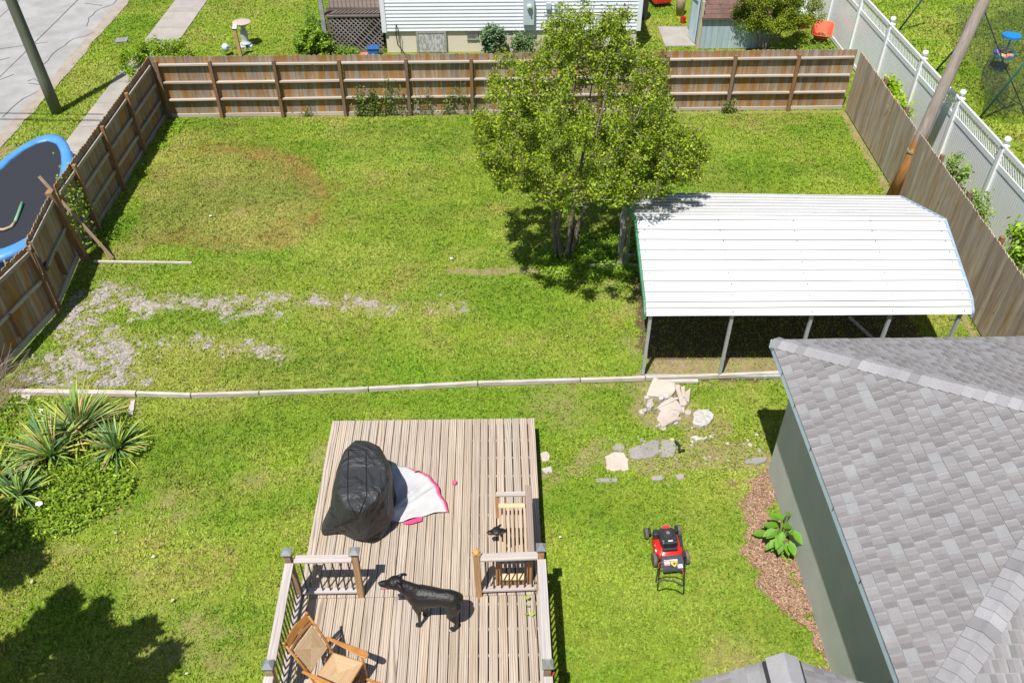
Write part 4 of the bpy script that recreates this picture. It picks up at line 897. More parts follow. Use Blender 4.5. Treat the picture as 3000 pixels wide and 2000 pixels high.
mb = MB(); mb.beam((.42, 7.4, .95), (.42, 8.7, .95), .03, .09, tint=(.7, .6, .55, .4)); mb.build('back_rail', w_rail_y, bench)
for x in (bx0-.01, .40):
    for y in (7.42, 8.66): mb = MB(); mb.beam((x, y, DZ), (x, y, 1.065), .07, .05, (0, 1, 0), tint=tn(.1)); mb.build('leg', w_bleg, bench, bevel=.004)
# ======================= GRILL COVER =======================
m_cover, n, b = new_mat('black_vinyl_cover')
v, at = coords(n, (1, 1, 1), False); s1 = noise(n, v, 7, 4); c = mixc(n, s1, (.030, .031, .034), (.042, .043, .047)); n.links.new(c, b.inputs['Base Color']); b.inputs['Roughness'].default_value = .55; b.inputs['Specular IOR Level'].default_value = .35
bump(n, b, ramp(n, noise(n, v, 2.3, 3, .55, .8), .40, .62), .75, .07)
top = [G(*q, 1.62) for q in [(1000, 1355), (1016, 1312), (1040, 1298), (1076, 1302), (1104, 1314), (1132, 1365), (1132, 1422), (1100, 1462), (1060, 1500), (1018, 1488), (986, 1445), (992, 1400)]]
mid = [G(*q, 1.30) for q in [(984, 1380), (1008, 1320), (1040, 1288), (1078, 1290), (1112, 1306), (1145, 1362), (1146, 1420), (1128, 1470), (1070, 1525), (1000, 1520), (975, 1480), (978, 1430)]]
low = [G(*q, .85) for q in [(982, 1420), (1000, 1362), (1040, 1320), (1080, 1320), (1120, 1345), (1150, 1400), (1154, 1470), (1140, 1530), (1085, 1568), (1000, 1552), (958, 1540), (968, 1470)]]
bot = [G(*q, DZ+.03) for q in [(975, 1445), (1000, 1390), (1045, 1350), (1090, 1350), (1130, 1370), (1152, 1410), (1158, 1492), (1122, 1572), (1068, 1592), (1000, 1560), (938, 1570), (962, 1500)]]
def cring(P, m_=6, k_=.55):
    out = []; k = len(P)
    for i in range(k):
        p0, p1, p2, p3 = P[i-1], P[i], P[(i+1) % k], P[(i+2) % k]
        for j in range(m_):
            t = j/m_; q = .5*((2*p1)+(p2-p0)*t+(2*p0-5*p1+4*p2-p3)*t*t+(3*p1-p0-3*p2+p3)*t**3); out.append(p1.lerp(p2, t)*k_+q*(1-k_))
    return out
Rg = [cring(bot, 6, .7), cring(low, 6, .85), cring(mid, 6, .9), cring(top, 6, .95)]
lv = []; 
for a in range(3):
    for j in range(5):
        t = j/5; lv.append([p.lerp(q, t) for p, q in zip(Rg[a], Rg[a+1])])
lv.append(Rg[3]); cen = sum(Rg[3], Vector())/len(Rg[3])
for f_ in (.75, .45, .15): lv.append([cen.lerp(p, f_)+Vector((0, 0, .02*(1-f_))) for p in Rg[3]])
nR = len(lv[0]); V = []
for i, R_ in enumerate(lv):
    for k, p in enumerate(R_):
        u_ = k/nR; hgt = i/len(lv); c_ = Vector((cen.x, cen.y, p.z)); d_ = (p-c_); L = max(d_.length, .01)
        amp = .034*max(0, 1-hgt*1.7)**1.0
        w_ = math.sin(u_*2*math.pi*7+3*math.sin(i*.35))*amp+math.sin(u_*2*math.pi*13+i*.5)*amp*.4
        q = p+d_/L*w_+Vector((0, 0, .012*math.sin(u_*40+i)*(1 if i < 8 else 0)))
        if i == 0: q.z = DZ+.015+.03*abs(math.sin(u_*19))
        V.append(q)
fs = [(i*nR+k, i*nR+(k+1) % nR, (i+1)*nR+(k+1) % nR, (i+1)*nR+k) for i in range(len(lv)-1) for k in range(nR)]; fs.append(tuple((len(lv)-1)*nR+k for k in range(nR)))
mb = MB(); mb.add(V, fs); cov = mb.build('covered_grill', m_cover, None, smooth=True, sub=1); tag(cov, 'barbecue under a creased black vinyl cover on the deck', 'grill cover')
def onto(px, py, z): return G(px, py, z)
m_seam = mat('cover_seam', (.010, .010, .011), (.014, .014, .015), .6)
from mathutils.bvhtree import BVHTree
def drape(o, pts, lift=.006):
    bmt = bmesh.new(); bmt.from_mesh(o.data); T = BVHTree.FromBMesh(bmt); out = []
    for a, b_ in zip(pts[:-1], pts[1:]):
        for j in range(8):
            t = j/8; px, py = a[0]+(b_[0]-a[0])*t, a[1]+(b_[1]-a[1])*t; d = ray(px, py).normalized(); h = T.ray_cast(Vector((0, 0, CAM_H)), d)
            if h[0] is not None: out.append(h[0]-d*lift)
    bmt.free(); return out
for pl in ([(1021, 1305), (1018, 1400), (1019, 1468), (1046, 1516)], [(1072, 1318), (1073, 1400), (1074, 1452), (1060, 1485), (1046, 1516), (1020, 1528), (975, 1545)], [(1021, 1316), (1073, 1320)], [(1041, 1282), (1022, 1312)]):
    P = drape(cov, pl)
    if len(P) > 2: mb = MB(); mb.tube(P, .008, 5); mb.build('seam', m_seam, cov)
# cover apron / white pink cloth
m_cloth = mat('white_cloth', (.52, .52, .53), (.46, .46, .47), .75, 4); m_pink = mat('pink_cloth', (.85, .08, .25), (.78, .06, .20), .6, 5)
OUT = [(1150, 1361), (1185, 1370), (1225, 1385), (1258, 1405), (1274, 1425), (1283, 1450), (1298, 1470), (1310, 1501), (1270, 1506), (1215, 1520), (1180, 1531), (1140, 1528), (1134, 1500), (1140, 1430)]
oc = (1200, 1450)
def cl(u_, v_):
    k = len(OUT); s_ = v_*k; i = int(s_) % k; t = s_-int(s_); px = OUT[i][0]*(1-t)+OUT[(i+1) % k][0]*t; py = OUT[i][1]*(1-t)+OUT[(i+1) % k][1]*t
    px, py = oc[0]+(px-oc[0])*u_, oc[1]+(py-oc[1])*u_
    p = G(px, py, DZ+.02); d1 = (px-1165)*.55-(py-1530)*.84
    fold = .055*math.exp(-((py-1500+.55*(px-1170))/10)**2)*(1 if px > 1150 else 0)+.035*math.exp(-((py-1485+.95*(px-1170))/9)**2)
    near = max(0, 1-(px-1135)/70); p.z += .02+fold+.22*near**1.5*u_*0+.006*math.sin(px*.09)*math.cos(py*.07)+(.03*math.sin(px*.05+py*.04)**2); return p
mb = MB(); mb.grid(cl, 14, 84); cloth = mb.build('cloth', m_cloth, None, smooth=True, solid=.004); tag(cloth, 'white cloth with pink hem lying on the deck beside the covered grill', 'cloth')
edge_ = [cl(1.01, t/84) for t in list(range(8, 43))]
mb = MB(); Pp = []
for i, p in enumerate(edge_):
    c_ = G(*oc, p.z); d_ = (p-c_).normalized(); w_ = .015+.028*math.sin(i/34*math.pi)+(.012 if i > 22 else 0); Pp += [p-d_*.01+Vector((0, 0, .008)), p+d_*w_+Vector((0, 0, -.012))]
mb.add(Pp, [(2*i, 2*i+1, 2*i+3, 2*i+2) for i in range(len(edge_)-1)]); mb.build('hem', m_pink, cloth, smooth=True, solid=.005)
mb = MB()
for poly in ([(1138, 1528), (1151, 1503), (1158, 1506), (1155, 1529)], [(1178, 1531), (1212, 1520), (1237, 1513), (1236, 1525), (1205, 1534), (1188, 1535)]):
    mb.slab([G(a, b_, DZ+.045) for a, b_ in poly], (0, 0, .008))
mb.build('hem', m_pink, cloth)
mb = MB(); mb.tube([G(1215, 1383, DZ+.05), G(1228, 1378, DZ+.10), G(1236, 1390, DZ+.04)], .008, 6); mb.tube([G(1276, 1420, DZ+.05), G(1287, 1428, DZ+.08), G(1288, 1436, DZ+.03)], .008, 6); mb.build('strap', m_black, cloth)
mb = MB(); p = G(1332, 1417, DZ); mb.lathe([(0.0, 0), (.03, .005), (.043, .03), (.04, .055), (.02, .072), (0, .075)], p, 16); tag(mb.build('rubber_ball', mat('pink_rubber', (.72, .10, .22), (.6, .1, .2)), None, True), 'small pink rubber ball on the deck boards', 'ball')
# ======================= ROCKING CHAIR =======================
m_chair = mat('honey_wood', (.46, .21, .055), (.36, .15, .035), .4, 6, (1, 1, 3)); m_rush, n, b = new_mat('woven_rush')
v, at = coords(n, (1, 1, 1), False); s1 = noise(n, v, 90, 3); c = mixc(n, 1, mixc(n, s1, (.52, .36, .20), (.66, .49, .31)), at.outputs['Color'], 'MULTIPLY'); n.links.new(c, b.inputs['Base Color']); b.inputs['Roughness'].default_value = .7
ch = thing('rocking_chair', 'honey coloured wooden rocking chair with woven rush seat on the deck', 'chair', (-2.22, 5.80, DZ), math.radians(-27))
CM = MW[ch.name]   # local +x is the facing direction
def M_(): return MB(CM)
def woven(P, name):   # P four corners, woven toward the centre in concentric bands
    c_ = sum((Vector(p) for p in P), Vector())/4; mb = M_(); nb_ = 16
    for k in range(4):
        A, B = Vector(P[k]), Vector(P[(k+1) % 4])
        for j in range(nb_):
            t0, t1 = j/nb_, (j+.86)/nb_; a0, a1, b0, b1 = A.lerp(c_, t0), A.lerp(c_, t1), B.lerp(c_, t0), B.lerp(c_, t1)
            nrm = (B-A).cross(c_-A).normalized(); g = random.uniform(.9, 1.08)*(1.05 if k % 2 else .95); bulge = nrm*(.012*math.sin(t0*math.pi))
            mb.add([a0, b0, b0.lerp(b1, .5)+nrm*.008, a0.lerp(a1, .5)+nrm*.008, b1, a1], [(0, 1, 2, 3), (3, 2, 4, 5)], (g, g, g, .5))
    n0 = (Vector(P[1])-Vector(P[0])).cross(c_-Vector(P[0])).normalized()*.012
    mb.add([Vector(p)-n0 for p in P], [(0, 1, 2, 3)], (.8, .8, .8, .5)); return mb.build(name, m_rush, ch)
sh = .43; fx, bxx, fw, bw = .24, -.22, .27, .22
woven([(bxx, -bw, sh), (fx, -fw, sh+.03), (fx, fw, sh+.03), (bxx, bw, sh)], 'seat')
for a, b_ in (((fx, -fw, sh+.02), (fx, fw, sh+.02)), ((bxx, -bw, sh-.01), (bxx, bw, sh-.01)), ((bxx, -bw, sh-.01), (fx, -fw, sh+.015)), ((bxx, bw, sh-.01), (fx, fw, sh+.015))):
    mb = M_(); mb.tube([a, b_], .014, 8); mb.build('seat_rail', m_chair, ch, True)
tx, th_ = -.52, 1.12
for s_ in (-1, 1):
    mb = M_(); P = [(-.20, s_*bw, .06), (bxx-.01, s_*bw, sh), (-.34, s_*(bw+.01), .74), (tx, s_*(bw+.02), th_)]; mb.tube(P, [.016, .019, .019, .016], 10)
    e = Vector(P[-1]); d_ = (e-Vector(P[-2])).normalized(); mb.tube([e, e+d_*.02, e+d_*.03, e+d_*.055, e+d_*.07], [.012, .012, .024, .022, .006], 10); mb.build('back_post', m_chair, ch, True)
    mb = M_(); mb.tube([(fx+.0, s_*fw, .06), (fx+.0, s_*fw, .38), (fx-.01, s_*fw, .64)], [.016, .02, .016], 10); mb.build('front_leg', m_chair, ch, True)
    mb = M_(); ring_ = []
    O_ = [(-.33, .0, .018), (-.1, .0, .030), (.1, .005, .042), (.24, .01, .052), (.31, .012, .045), (.335, .012, .015)]
    vs = []; 
    for x_, yo, w_ in O_:
        z_ = .66+.012*math.sin((x_+.3)*4); vs += [(x_, s_*(fw+yo)-w_, z_), (x_, s_*(fw+yo)+w_, z_), (x_, s_*(fw+yo)+w_, z_+.02), (x_, s_*(fw+yo)-w_, z_+.02)]
    fs = [(0, 1, 2, 3), (20, 21, 22, 23)]+[(4*i+k, 4*i+(k+1) % 4, 4*i+4+(k+1) % 4, 4*i+4+k) for i in range(5) for k in range(4)]; mb.add(vs, fs); mb.build('armrest', m_chair, ch, bevel=.008)
    mb = M_(); P = []
    for t in np.linspace(-1, 1, 15): P.append((.03+t*.46, s_*(fw-.02), .018+.085*t*t))
    vs = []
    for x_, y_, z_ in P: vs += [(x_, y_-.014, z_), (x_, y_+.014, z_), (x_, y_+.014, z_+.035), (x_, y_-.014, z_+.035)]
    fs = [(0, 1, 2, 3), tuple(56+k for k in range(4))]+[(4*i+k, 4*i+(k+1) % 4, 4*i+4+(k+1) % 4, 4*i+4+k) for i in range(14) for k in range(4)]; mb.add(vs, fs); mb.build('rocker', m_chair, ch, bevel=.004)
    mb = M_(); mb.tube([(-.2, s_*bw, .18), (fx, s_*fw, .2)], .010, 8); mb.build('stretcher', m_chair, ch, True)
for zz, rr in ((.14, .011), (.25, .011)):
    mb = M_(); mb.tube([(fx, -fw, zz), (fx, -.13, zz), (fx, -.11, zz), (fx, -.09, zz), (fx, 0, zz), (fx, .09, zz), (fx, .11, zz), (fx, .13, zz), (fx, fw, zz)], [rr*.8, rr, rr*1.7, rr, rr*1.5, rr, rr*1.7, rr, rr*.8], 8); mb.build('stretcher', m_chair, ch, True)
def bp(t, s_, w_=0): a = Vector((bxx-.01, s_*bw, sh)); m_ = Vector((-.34, s_*(bw+.01), .74)); e = Vector((tx, s_*(bw+.02), th_)); return a.lerp(m_, t*2) if t < .5 else m_.lerp(e, t*2-1)
for t, hh in ((.97, .10), (.86, .035), (.20, .05)):
    a, b_ = bp(t, -1), bp(t, 1); u_ = (bp(min(1, t+.05), 1)-bp(t-.05, 1)).normalized(); mb = M_(); vs = []
    for k in range(9):
        f_ = k/8; c_ = a.lerp(b_, f_)+Vector((-.03*math.sin(f_*math.pi), 0, 0)); q = .012; nx_ = Vector((u_.z, 0, -u_.x)); hb = hh*(1+.25*math.sin(f_*math.pi)*(hh > .06))
        vs += [c_-u_*hh*.5-nx_*q*.5, c_-u_*hh*.5+nx_*q*.5, c_+u_*(hb-hh*.5)+nx_*q*.5, c_+u_*(hb-hh*.5)-nx_*q*.5]
    fs = [(0, 1, 2, 3), (32, 33, 34, 35)]+[(4*i+k, 4*i+(k+1) % 4, 4*i+4+(k+1) % 4, 4*i+4+k) for i in range(8) for k in range(4)]; mb.add(vs, fs); mb.build('back_slat', m_chair, ch, bevel=.003)
off = Vector((.012, 0, .0)); woven([bp(.24, -1)+Vector((0, .035, 0))+off, bp(.24, 1)+Vector((0, -.035, 0))+off, bp(.84, 1)+Vector((0, -.035, 0))+off, bp(.84, -1)+Vector((0, .035, 0))+off], 'woven_back')
# ======================= DOGS =======================
m_fur, n, b = new_mat('glossy_black_fur')
v, at = coords(n, (1, 1, 1), False); s1 = noise(n, v, 60, 4); c = mixc(n, s1, (.005, .005, .006), (.016, .013, .012)); n.links.new(c, b.inputs['Base Color']); b.inputs['Roughness'].default_value = .42; b.inputs['Specular IOR Level'].default_value = .6
bump(n, b, noise(n, v, 14, 5, .7), .6, .03)
m_tongue = mat('pink_tongue', (.62, .22, .22)); m_white = mat('white_fur', (.5, .5, .48), rough=.7)
def loft(mb, pts, n=20):
    """pts: (x, y, z, ry, rz) ellipse sections; axes: ry sideways (y), rz in the plane of the spine"""
    P = [Vector(p[:3]) for p in pts]; vs = []; prev = None
    for i, p in enumerate(P):
        d = (P[min(i+1, len(P)-1)]-P[max(i-1, 0)]).normalized(); side = Vector((0, 1, 0)); side = (side-d*d.dot(side)).normalized(); up = d.cross(side)
        for k in range(n): t = 2*math.pi*k/n; vs.append(p+side*math.cos(t)*pts[i][3]+up*math.sin(t)*pts[i][4])
    m_ = len(P); fs = [(i*n+k, i*n+(k+1) % n, (i+1)*n+(k+1) % n, (i+1)*n+k) for i in range(m_-1) for k in range(n)]+[tuple(range(n))[::-1], tuple((m_-1)*n+k for k in range(n))]
    mb.add(vs, fs)
def remeshed(mb, name, m_, parent, vox, smooth=6):
    o = mb.build('tmp', m_, None); k = o.modifiers.new('r', 'REMESH'); k.mode = 'VOXEL'; k.voxel_size = vox; k.use_smooth_shade = True
    q = o.modifiers.new('s', 'SMOOTH'); q.iterations = smooth; q.factor = .5
    dg = bpy.context.evaluated_depsgraph_get(); me2 = bpy.data.meshes.new_from_object(o.evaluated_get(dg)); bpy.data.objects.remove(o)
    me2.materials.clear()
    for at_ in list(me2.color_attributes): me2.color_attributes.remove(at_)
    a_ = me2.color_attributes.new('tint', 'FLOAT_COLOR', 'CORNER'); a_.data.foreach_set('color', [1.0]*4*len(me2.loops)); me2.name = name
    return finish(me2, name, m_, parent, True)
def dog(M, label, loc, small=False):
    t = thing('dog', label, 'dog', loc); sc = M.to_scale().x
    B = MB(M)   # facing -x, feet at z=0
    loft(B, [(.50, 0, .60, .03, .03), (.47, 0, .60, .085, .085), (.40, 0, .595, .115, .125), (.30, 0, .605, .12, .135), (.18, 0, .61, .115, .122), (.05, 0, .60, .13, .15), (-.08, 0, .585, .14, .175), (-.18, 0, .575, .145, .19), (-.27, 0, .595, .125, .175), (-.34, 0, .63, .085, .12), (-.38, 0, .65, .04, .06)])
    loft(B, [(-.22, 0, .64, .11, .14), (-.33, 0, .70, .095, .125), (-.43, 0, .76, .080, .105), (-.50, 0, .80, .075, .09), (-.54, 0, .81, .05, .05)])
    loft(B, [(-.42, 0, .82, .04, .04), (-.46, 0, .825, .085, .085), (-.53, 0, .83, .100, .100), (-.60, 0, .82, .090, .085), (-.65, 0, .795, .066, .065), (-.70, 0, .775, .054, .052), (-.76, 0, .765, .048, .044), (-.80, 0, .762, .040, .036), (-.82, 0, .76, .02, .02)])
    for s_, dx_ in ((-1, 0), (1, .07)):
        loft(B, [(-.19+dx_*.3, s_*.07, .64, .03, .05), (-.20+dx_*.3, s_*.085, .55, .055, .09), (-.21+dx_*.6, s_*.09, .45, .052, .075), (-.20+dx_, s_*.09, .36, .040, .045), (-.185+dx_, s_*.09, .30, .033, .036), (-.19+dx_, s_*.09, .18, .027, .028), (-.195+dx_, s_*.09, .09, .025, .027), (-.20+dx_, s_*.09, .05, .028, .028), (-.20+dx_, s_*.09, .0, .030, .030)])
        loft(B, [(-.17+dx_, s_*.09, .022, .025, .020), (-.20+dx_, s_*.09, .027, .036, .026), (-.245+dx_, s_*.09, .022, .038, .020), (-.27+dx_, s_*.09, .016, .026, .012)])
        e = -.02 if s_ < 0 else -.09
        loft(B, [(.40, s_*.055, .66, .03, .05), (.41, s_*.08, .57, .065, .115), (.385+e*.3, s_*.09, .47, .062, .105), (.345+e*.6, s_*.09, .38, .050, .075), (.335+e, s_*.09, .33, .040, .052), (.37+e, s_*.09, .27, .032, .038), (.425+e, s_*.09, .21, .026, .030), (.435+e, s_*.09, .17, .024, .030), (.42+e, s_*.09, .10, .023, .025), (.405+e, s_*.09, .05, .026, .026), (.40+e, s_*.09, .0, .028, .028)])
        loft(B, [(.42+e, s_*.09, .020, .024, .018), (.39+e, s_*.09, .026, .035, .026), (.345+e, s_*.09, .022, .038, .020), (.32+e, s_*.09, .015, .026, .012)])
    loft(B, [(.46, 0, .63, .03, .03), (.51, .01, .60, .026, .026), (.535, .015, .50, .022, .022), (.545, .02, .38, .017, .017), (.54, .025, .27, .012, .012), (.53, .025, .20, .006, .006)])
    loft(B, [(-.56, 0, .765, .06, .04), (-.63, 0, .735, .048, .028), (-.71, 0, .700, .036, .020), (-.76, 0, .690, .02, .012)])
    for s_ in (-1, 1):
        loft(B, [(-.51, s_*.05, .88, .03, .035), (-.465, s_*.085, .895, .018, .040), (-.425, s_*.115, .87, .014, .040), (-.415, s_*.128, .835, .012, .03), (-.42, s_*.132, .81, .008, .012)], 10)
    remeshed(B, 'body', m_fur, t, .011*sc, 4)
    for s_ in (-1, 1):
        mb = MB(M); mb.lathe([(0, -.012), (.010, -.008), (.013, 0), (.009, .008), (0, .012)], (-.635, s_*.064, .835), 8); mb.build('eye', mat('dark_eye', (.05, .025, .01), rough=.1), t, smooth=True)
    mb = MB(M); mb.lathe([(0, -.018), (.018, -.01), (.022, 0), (.016, .012), (0, .016)], (-.818, 0, .772), 10); mb.build('nose', mat('dark_nose', (.012, .012, .012), rough=.25), t, smooth=True)
    mb = MB(M); mb.tube([(-.64, -.0, .735), (-.71, -.014, .722), (-.765, -.026, .712), (-.785, -.03, .69)], [.02, .030, .026, .014], 8); mb.build('tongue', m_tongue, t, smooth=True)
    return t, None
Md = Matrix.Translation((-1.02, 6.80, DZ+.002)) @ Matrix.Rotation(math.radians(-9), 4, 'Z') @ Matrix.Diagonal((.88, 1.05, 1.08, 1))
d1, _ = dog(Md, 'big glossy black dog standing on the deck, mouth open, facing left', (-.985, 6.80, DZ))
mb = MB(Md); mb.lathe([(.02, .004), (.034, .012), (.028, .028), (0, .036)], (.325, -.10, .0), 10); mb.build('white_toe', m_white, d1, smooth=True)
Md2 = Matrix.Translation((.20, 8.12, DZ+.002)) @ Matrix.Rotation(math.radians(3), 4, 'Z') @ Matrix.Diagonal((.52, .85, .46, 1))
dog(Md2, 'small black dog under the slatted bench, head sticking out to the left', (.28, 8.12, DZ))
# ======================= LAWN MOWER =======================
m_mred = mat('red_mower_paint', (.62, .02, .015), (.52, .02, .015), .3, 8); m_plastic = mat('black_mower_plastic', (.022, .024, .028), (.04, .042, .048), .38, 12); m_rub = mat('dusty_rubber', (.085, .08, .065), (.16, .145, .10), .9, 15)
mw = thing('lawn_mower', 'red push lawn mower with black engine and folded black handle on the lawn', 'lawn mower', (2.68, 8.33, 0), math.radians(5)); LM = MW[mw.name]
def outline(n=28, w=.24, l=.27):
    out = []
    for k in range(n):
        a = 2*math.pi*k/n; ca, sa = math.cos(a), math.sin(a); e = .62; out.append((w*abs(ca)**e*(1 if ca > 0 else -1)*(1.0 if sa < 0 else .92), l*abs(sa)**e*(1 if sa > 0 else -1)))
    return out
O = outline(); mb = MB(LM); lvl = [(1.0, .05), (1.02, .10), (1.0, .15), (.90, .19), (.62, .205), (.56, .22), (.3, .225)]
vs = [(x*f_, y*f_, z) for f_, z in lvl for x, y in O]; nn_ = len(O); fs = [(i*nn_+k, i*nn_+(k+1) % nn_, (i+1)*nn_+(k+1) % nn_, (i+1)*nn_+k) for i in range(len(lvl)-1) for k in range(nn_)]+[tuple((len(lvl)-1)*nn_+k for k in range(nn_))]
mb.add(vs, fs); mb.build('mower_deck', m_mred, mw, smooth=True, autos=45)
mb = MB(LM); mb.prism([(-.125, -.13), (.125, -.13), (.14, -.04), (.135, .14), (.09, .19), (-.09, .19), (-.135, .14), (-.14, -.04)], .225, .36); en = mb.build('engine', m_plastic, mw, bevel=.022)
mb = MB(LM); mb.lathe([(.095, .36), (.095, .375), (.085, .385), (.02, .388), (0, .388)], (0, .055, 0), 24); mb.lathe([(.03, .388), (.03, .394), (0, .395)], (0, .055, 0), 12, tint=(6, 6, 6, .5)); mb.build('recoil_cover', m_plastic, en, smooth=True, autos=40)
mb = MB(LM)
for k in range(18): a = 2*math.pi*k/18; mb.beam((.04*math.cos(a), .055+.04*math.sin(a), .390), (.078*math.cos(a), .055+.078*math.sin(a), .390), .005, .004)
mb.build('grille', m_screw, en)
mb = MB(LM); mb.box((0, .185, .372), (.125, .06, .012)); mb.build('red_badge', mat('red_badge', (.70, .03, .06)), en, bevel=.01)
mb = MB(LM); mb.box((.01, -.085, .364), (.075, .022, .004)); mb.build('white_sticker', mat('white_sticker', (.75, .75, .75)), en)
mb = MB(LM); mb.lathe([(.045, .34), (.045, .375), (.03, .385), (0, .385)], (-.095, -.06, 0), 14); mb.build('fuel_cap', m_plastic, en, smooth=True, autos=40)
mb = MB(LM); mb.box((-.17, .13, .27), (.09, .12, .14)); mb.build('air_filter', m_plastic, en, bevel=.02)
mb = MB(LM); mb.box((0, -.165, .25), (.24, .05, .06)); mb.build('engine_base', m_plastic, en, bevel=.015)
for x_, y_, z_ in ((-.20, -.03, .17), (-.215, -.12, .172)): mb = MB(LM); mb.box((x_, y_, z_+.012), (.022, .05, .004), ry=-.5); mb.build('white_sticker', mat('white_sticker', (.75, .75, .75)), mw)
mb = MB(LM); mb.box((.225, .0, .17), (.06, .25, .06), rz=-.15); mb.build('side_chute', m_plastic, mw, bevel=.015)
for s_ in (-1, 1):
    for y_, r_, w_, xo in ((.29, .095, .05, .275), (-.24, .115, .052, .265)):
        mb = MB(LM @ Matrix.Translation((s_*xo, y_, r_)) @ Matrix.Rotation(math.pi/2, 4, 'Y')); mb.lathe([(r_*.55, -w_/2), (r_*.93, -w_/2), (r_, -w_*.3), (r_, w_*.3), (r_*.93, w_/2), (r_*.55, w_/2)], (0, 0, 0), 24); wl = mb.build('wheel', m_rub, mw, smooth=True, autos=40)
        mb = MB(LM @ Matrix.Translation((s_*xo, y_, r_)) @ Matrix.Rotation(math.pi/2, 4, 'Y')); mb.lathe([(r_*.5, -w_*.35), (r_*.56, -w_*.52), (r_*.56, w_*.52), (r_*.5, w_*.35)], (0, 0, 0), 16); mb.build('hub', m_plastic, wl)
        mb = MB(LM); mb.box((s_*(xo-.05), y_, .14), (.04, .12, .07)); mb.build('wheel_bracket', m_plastic, mw, bevel=.01)
mb = MB(LM); mb.slab([(-.175, -.27, .24), (.175, -.27, .24), (.185, -.50, .15), (-.185, -.50, .15)], (0, 0, -.04)); fl = mb.build('rear_flap', mat('blue_black_plastic', (.035, .045, .065), (.055, .065, .085), .3), mw, bevel=.015)
fn2 = Vector((0, -.09, .23)).normalized()
def fq(x, t, h=.004): return Vector((x, -.27-.23*t, .24-.09*t))+Vector((0, -.36, .93))*h
def decal(name, x0_, x1_, t0_, t1_, m_, h=.003): mb = MB(LM); mb.add([fq(x0_, t1_, h), fq(x1_, t1_, h), fq(x1_, t0_, h), fq(x0_, t0_, h)], [(0, 1, 2, 3)]); mb.build(name, m_, fl)
decal('label', -.145, -.055, .28, .62, mat('label_grey', (.42, .45, .50), (.6, .6, .62), .5, 90, (1, 3, 1))); decal('label', -.145, -.055, .55, .66, mat('label_red', (.60, .18, .12)), .005); decal('label', -.05, .075, .28, .38, mat('white_sticker', (.75, .75, .75)), .005); decal('label', .06, .14, .62, .86, mat('white_sticker', (.75, .75, .75)), .005)
mb = MB(LM); mb.add([fq(-.045, .38, .005), fq(.07, .38, .005), fq(.065, .55, .005), fq(.012, .78, .005), fq(-.04, .55, .005)], [(0, 1, 2, 3, 4)]); mb.build('warning_label', mat('yellow_label', (.80, .50, .02)), fl)
mb = MB(LM); mb.add([fq(-.01, .50, .007), fq(.035, .50, .007), fq(.030, .60, .007), fq(.012, .66, .007), fq(-.005, .60, .007)], [(0, 1, 2, 3, 4)]); mb.build('warning_mark', m_screw, fl)
def LMw(p): return LM.inverted() @ p
Hl, Hr = LMw(G(1922, 1703, .62)), LMw(G(2002, 1713, .62)); bl, br = Vector((-.20, -.30, .20)), Vector((.21, -.30, .20))
kl, kr = bl.lerp(Hl, .62), br.lerp(Hr, .62)
mb = MB(LM); mid_ = (Hl+Hr)/2+Vector((0, .035, .02)); mb.tube([bl, kl, Hl, Hl+Vector((.02, -.01, 0)), Hl.lerp(mid_, .6)+Vector((0, .02, 0)), mid_, mid_.lerp(Hr, .4)+Vector((0, .02, 0)), Hr+Vector((-.02, -.01, 0)), Hr, kr, br], .0125, 10); hd = mb.build('handle', m_black, mw, smooth=True)
mb = MB(LM); km = (kl+kr)/2+Vector((0, .05, .02)); mb.tube([kl, kl.lerp(km, .6)+Vector((0, .02, 0)), km, km.lerp(kr, .4)+Vector((0, .02, 0)), kr], .011, 8); mb.build('control_bar', m_black, hd, smooth=True)
mb = MB(LM); mb.tube([kl+Vector((.03, .06, .03)), kl+Vector((.05, .14, .05)), km+Vector((-.02, .13, .06)), km+Vector((.08, .10, .06)), kr+Vector((-.02, .1, .04)), kr+Vector((-.01, -.02, .02))], .0045, 6); mb.build('red_cable', mat('red_cable', (.75, .08, .04)), hd, smooth=True)
mb = MB(LM); mb.tube([(-.06, -.02, .34), (-.13, -.18, .28), (-.19, -.32, .24), (-.22, -.44, .2), (-.19, -.5, .22)], .004, 6); mb.build('pull_cord', m_black, hd, smooth=True)
# red stick bottom of the deck
mb = MB(); mb.tube([G(1603, 2003, 1.25), G(1625, 1965, 1.32)], .012, 8); st = mb.build('red_handle', m_red, None); tag(st, 'red tool handle leaning on the railing at the bottom edge', 'tool handle')
mb = MB(); mb.tube([G(1625, 1965, 1.32), G(1628, 1957, 1.335)], .014, 8); mb.build('black_tip', m_black, st)
# ======================= TRAMPOLINE =======================
m_tmat = mat('trampoline_mat', (.016, .018, .026), (.022, .025, .034), .75, 30); m_tpad = mat('blue_pad', (.09, .30, .72), (.07, .25, .62), .45, 3)
TO = [(-120, 560), (-60, 515), (0, 474), (32, 448), (75, 420), (115, 401), (150, 393), (180, 400), (200, 424), (214, 462), (222, 505), (215, 560), (190, 622), (160, 665), (125, 690), (80, 722), (40, 742), (0, 757), (-60, 765), (-130, 740), (-165, 690), (-160, 620)]
def tpt(px, py): # pad plane rises towards the fence
    t_ = .9; p = G(px, py, t_)
    for _ in range(4): t_ = .62+.30*max(0, min(1, (p.x+14)/4)); p = G(px, py, t_)
    return p
tr = thing('trampoline', 'trampoline with black mat and blue padded rim outside the left fence', 'trampoline', (-12, 18, 0))
Pt = cring([tpt(*q) for q in TO], 5); ct = sum(Pt, Vector())/len(Pt)
def tin(p): d_ = (p-ct); return ct+d_*(1-.42/max(d_.length, .5)) 
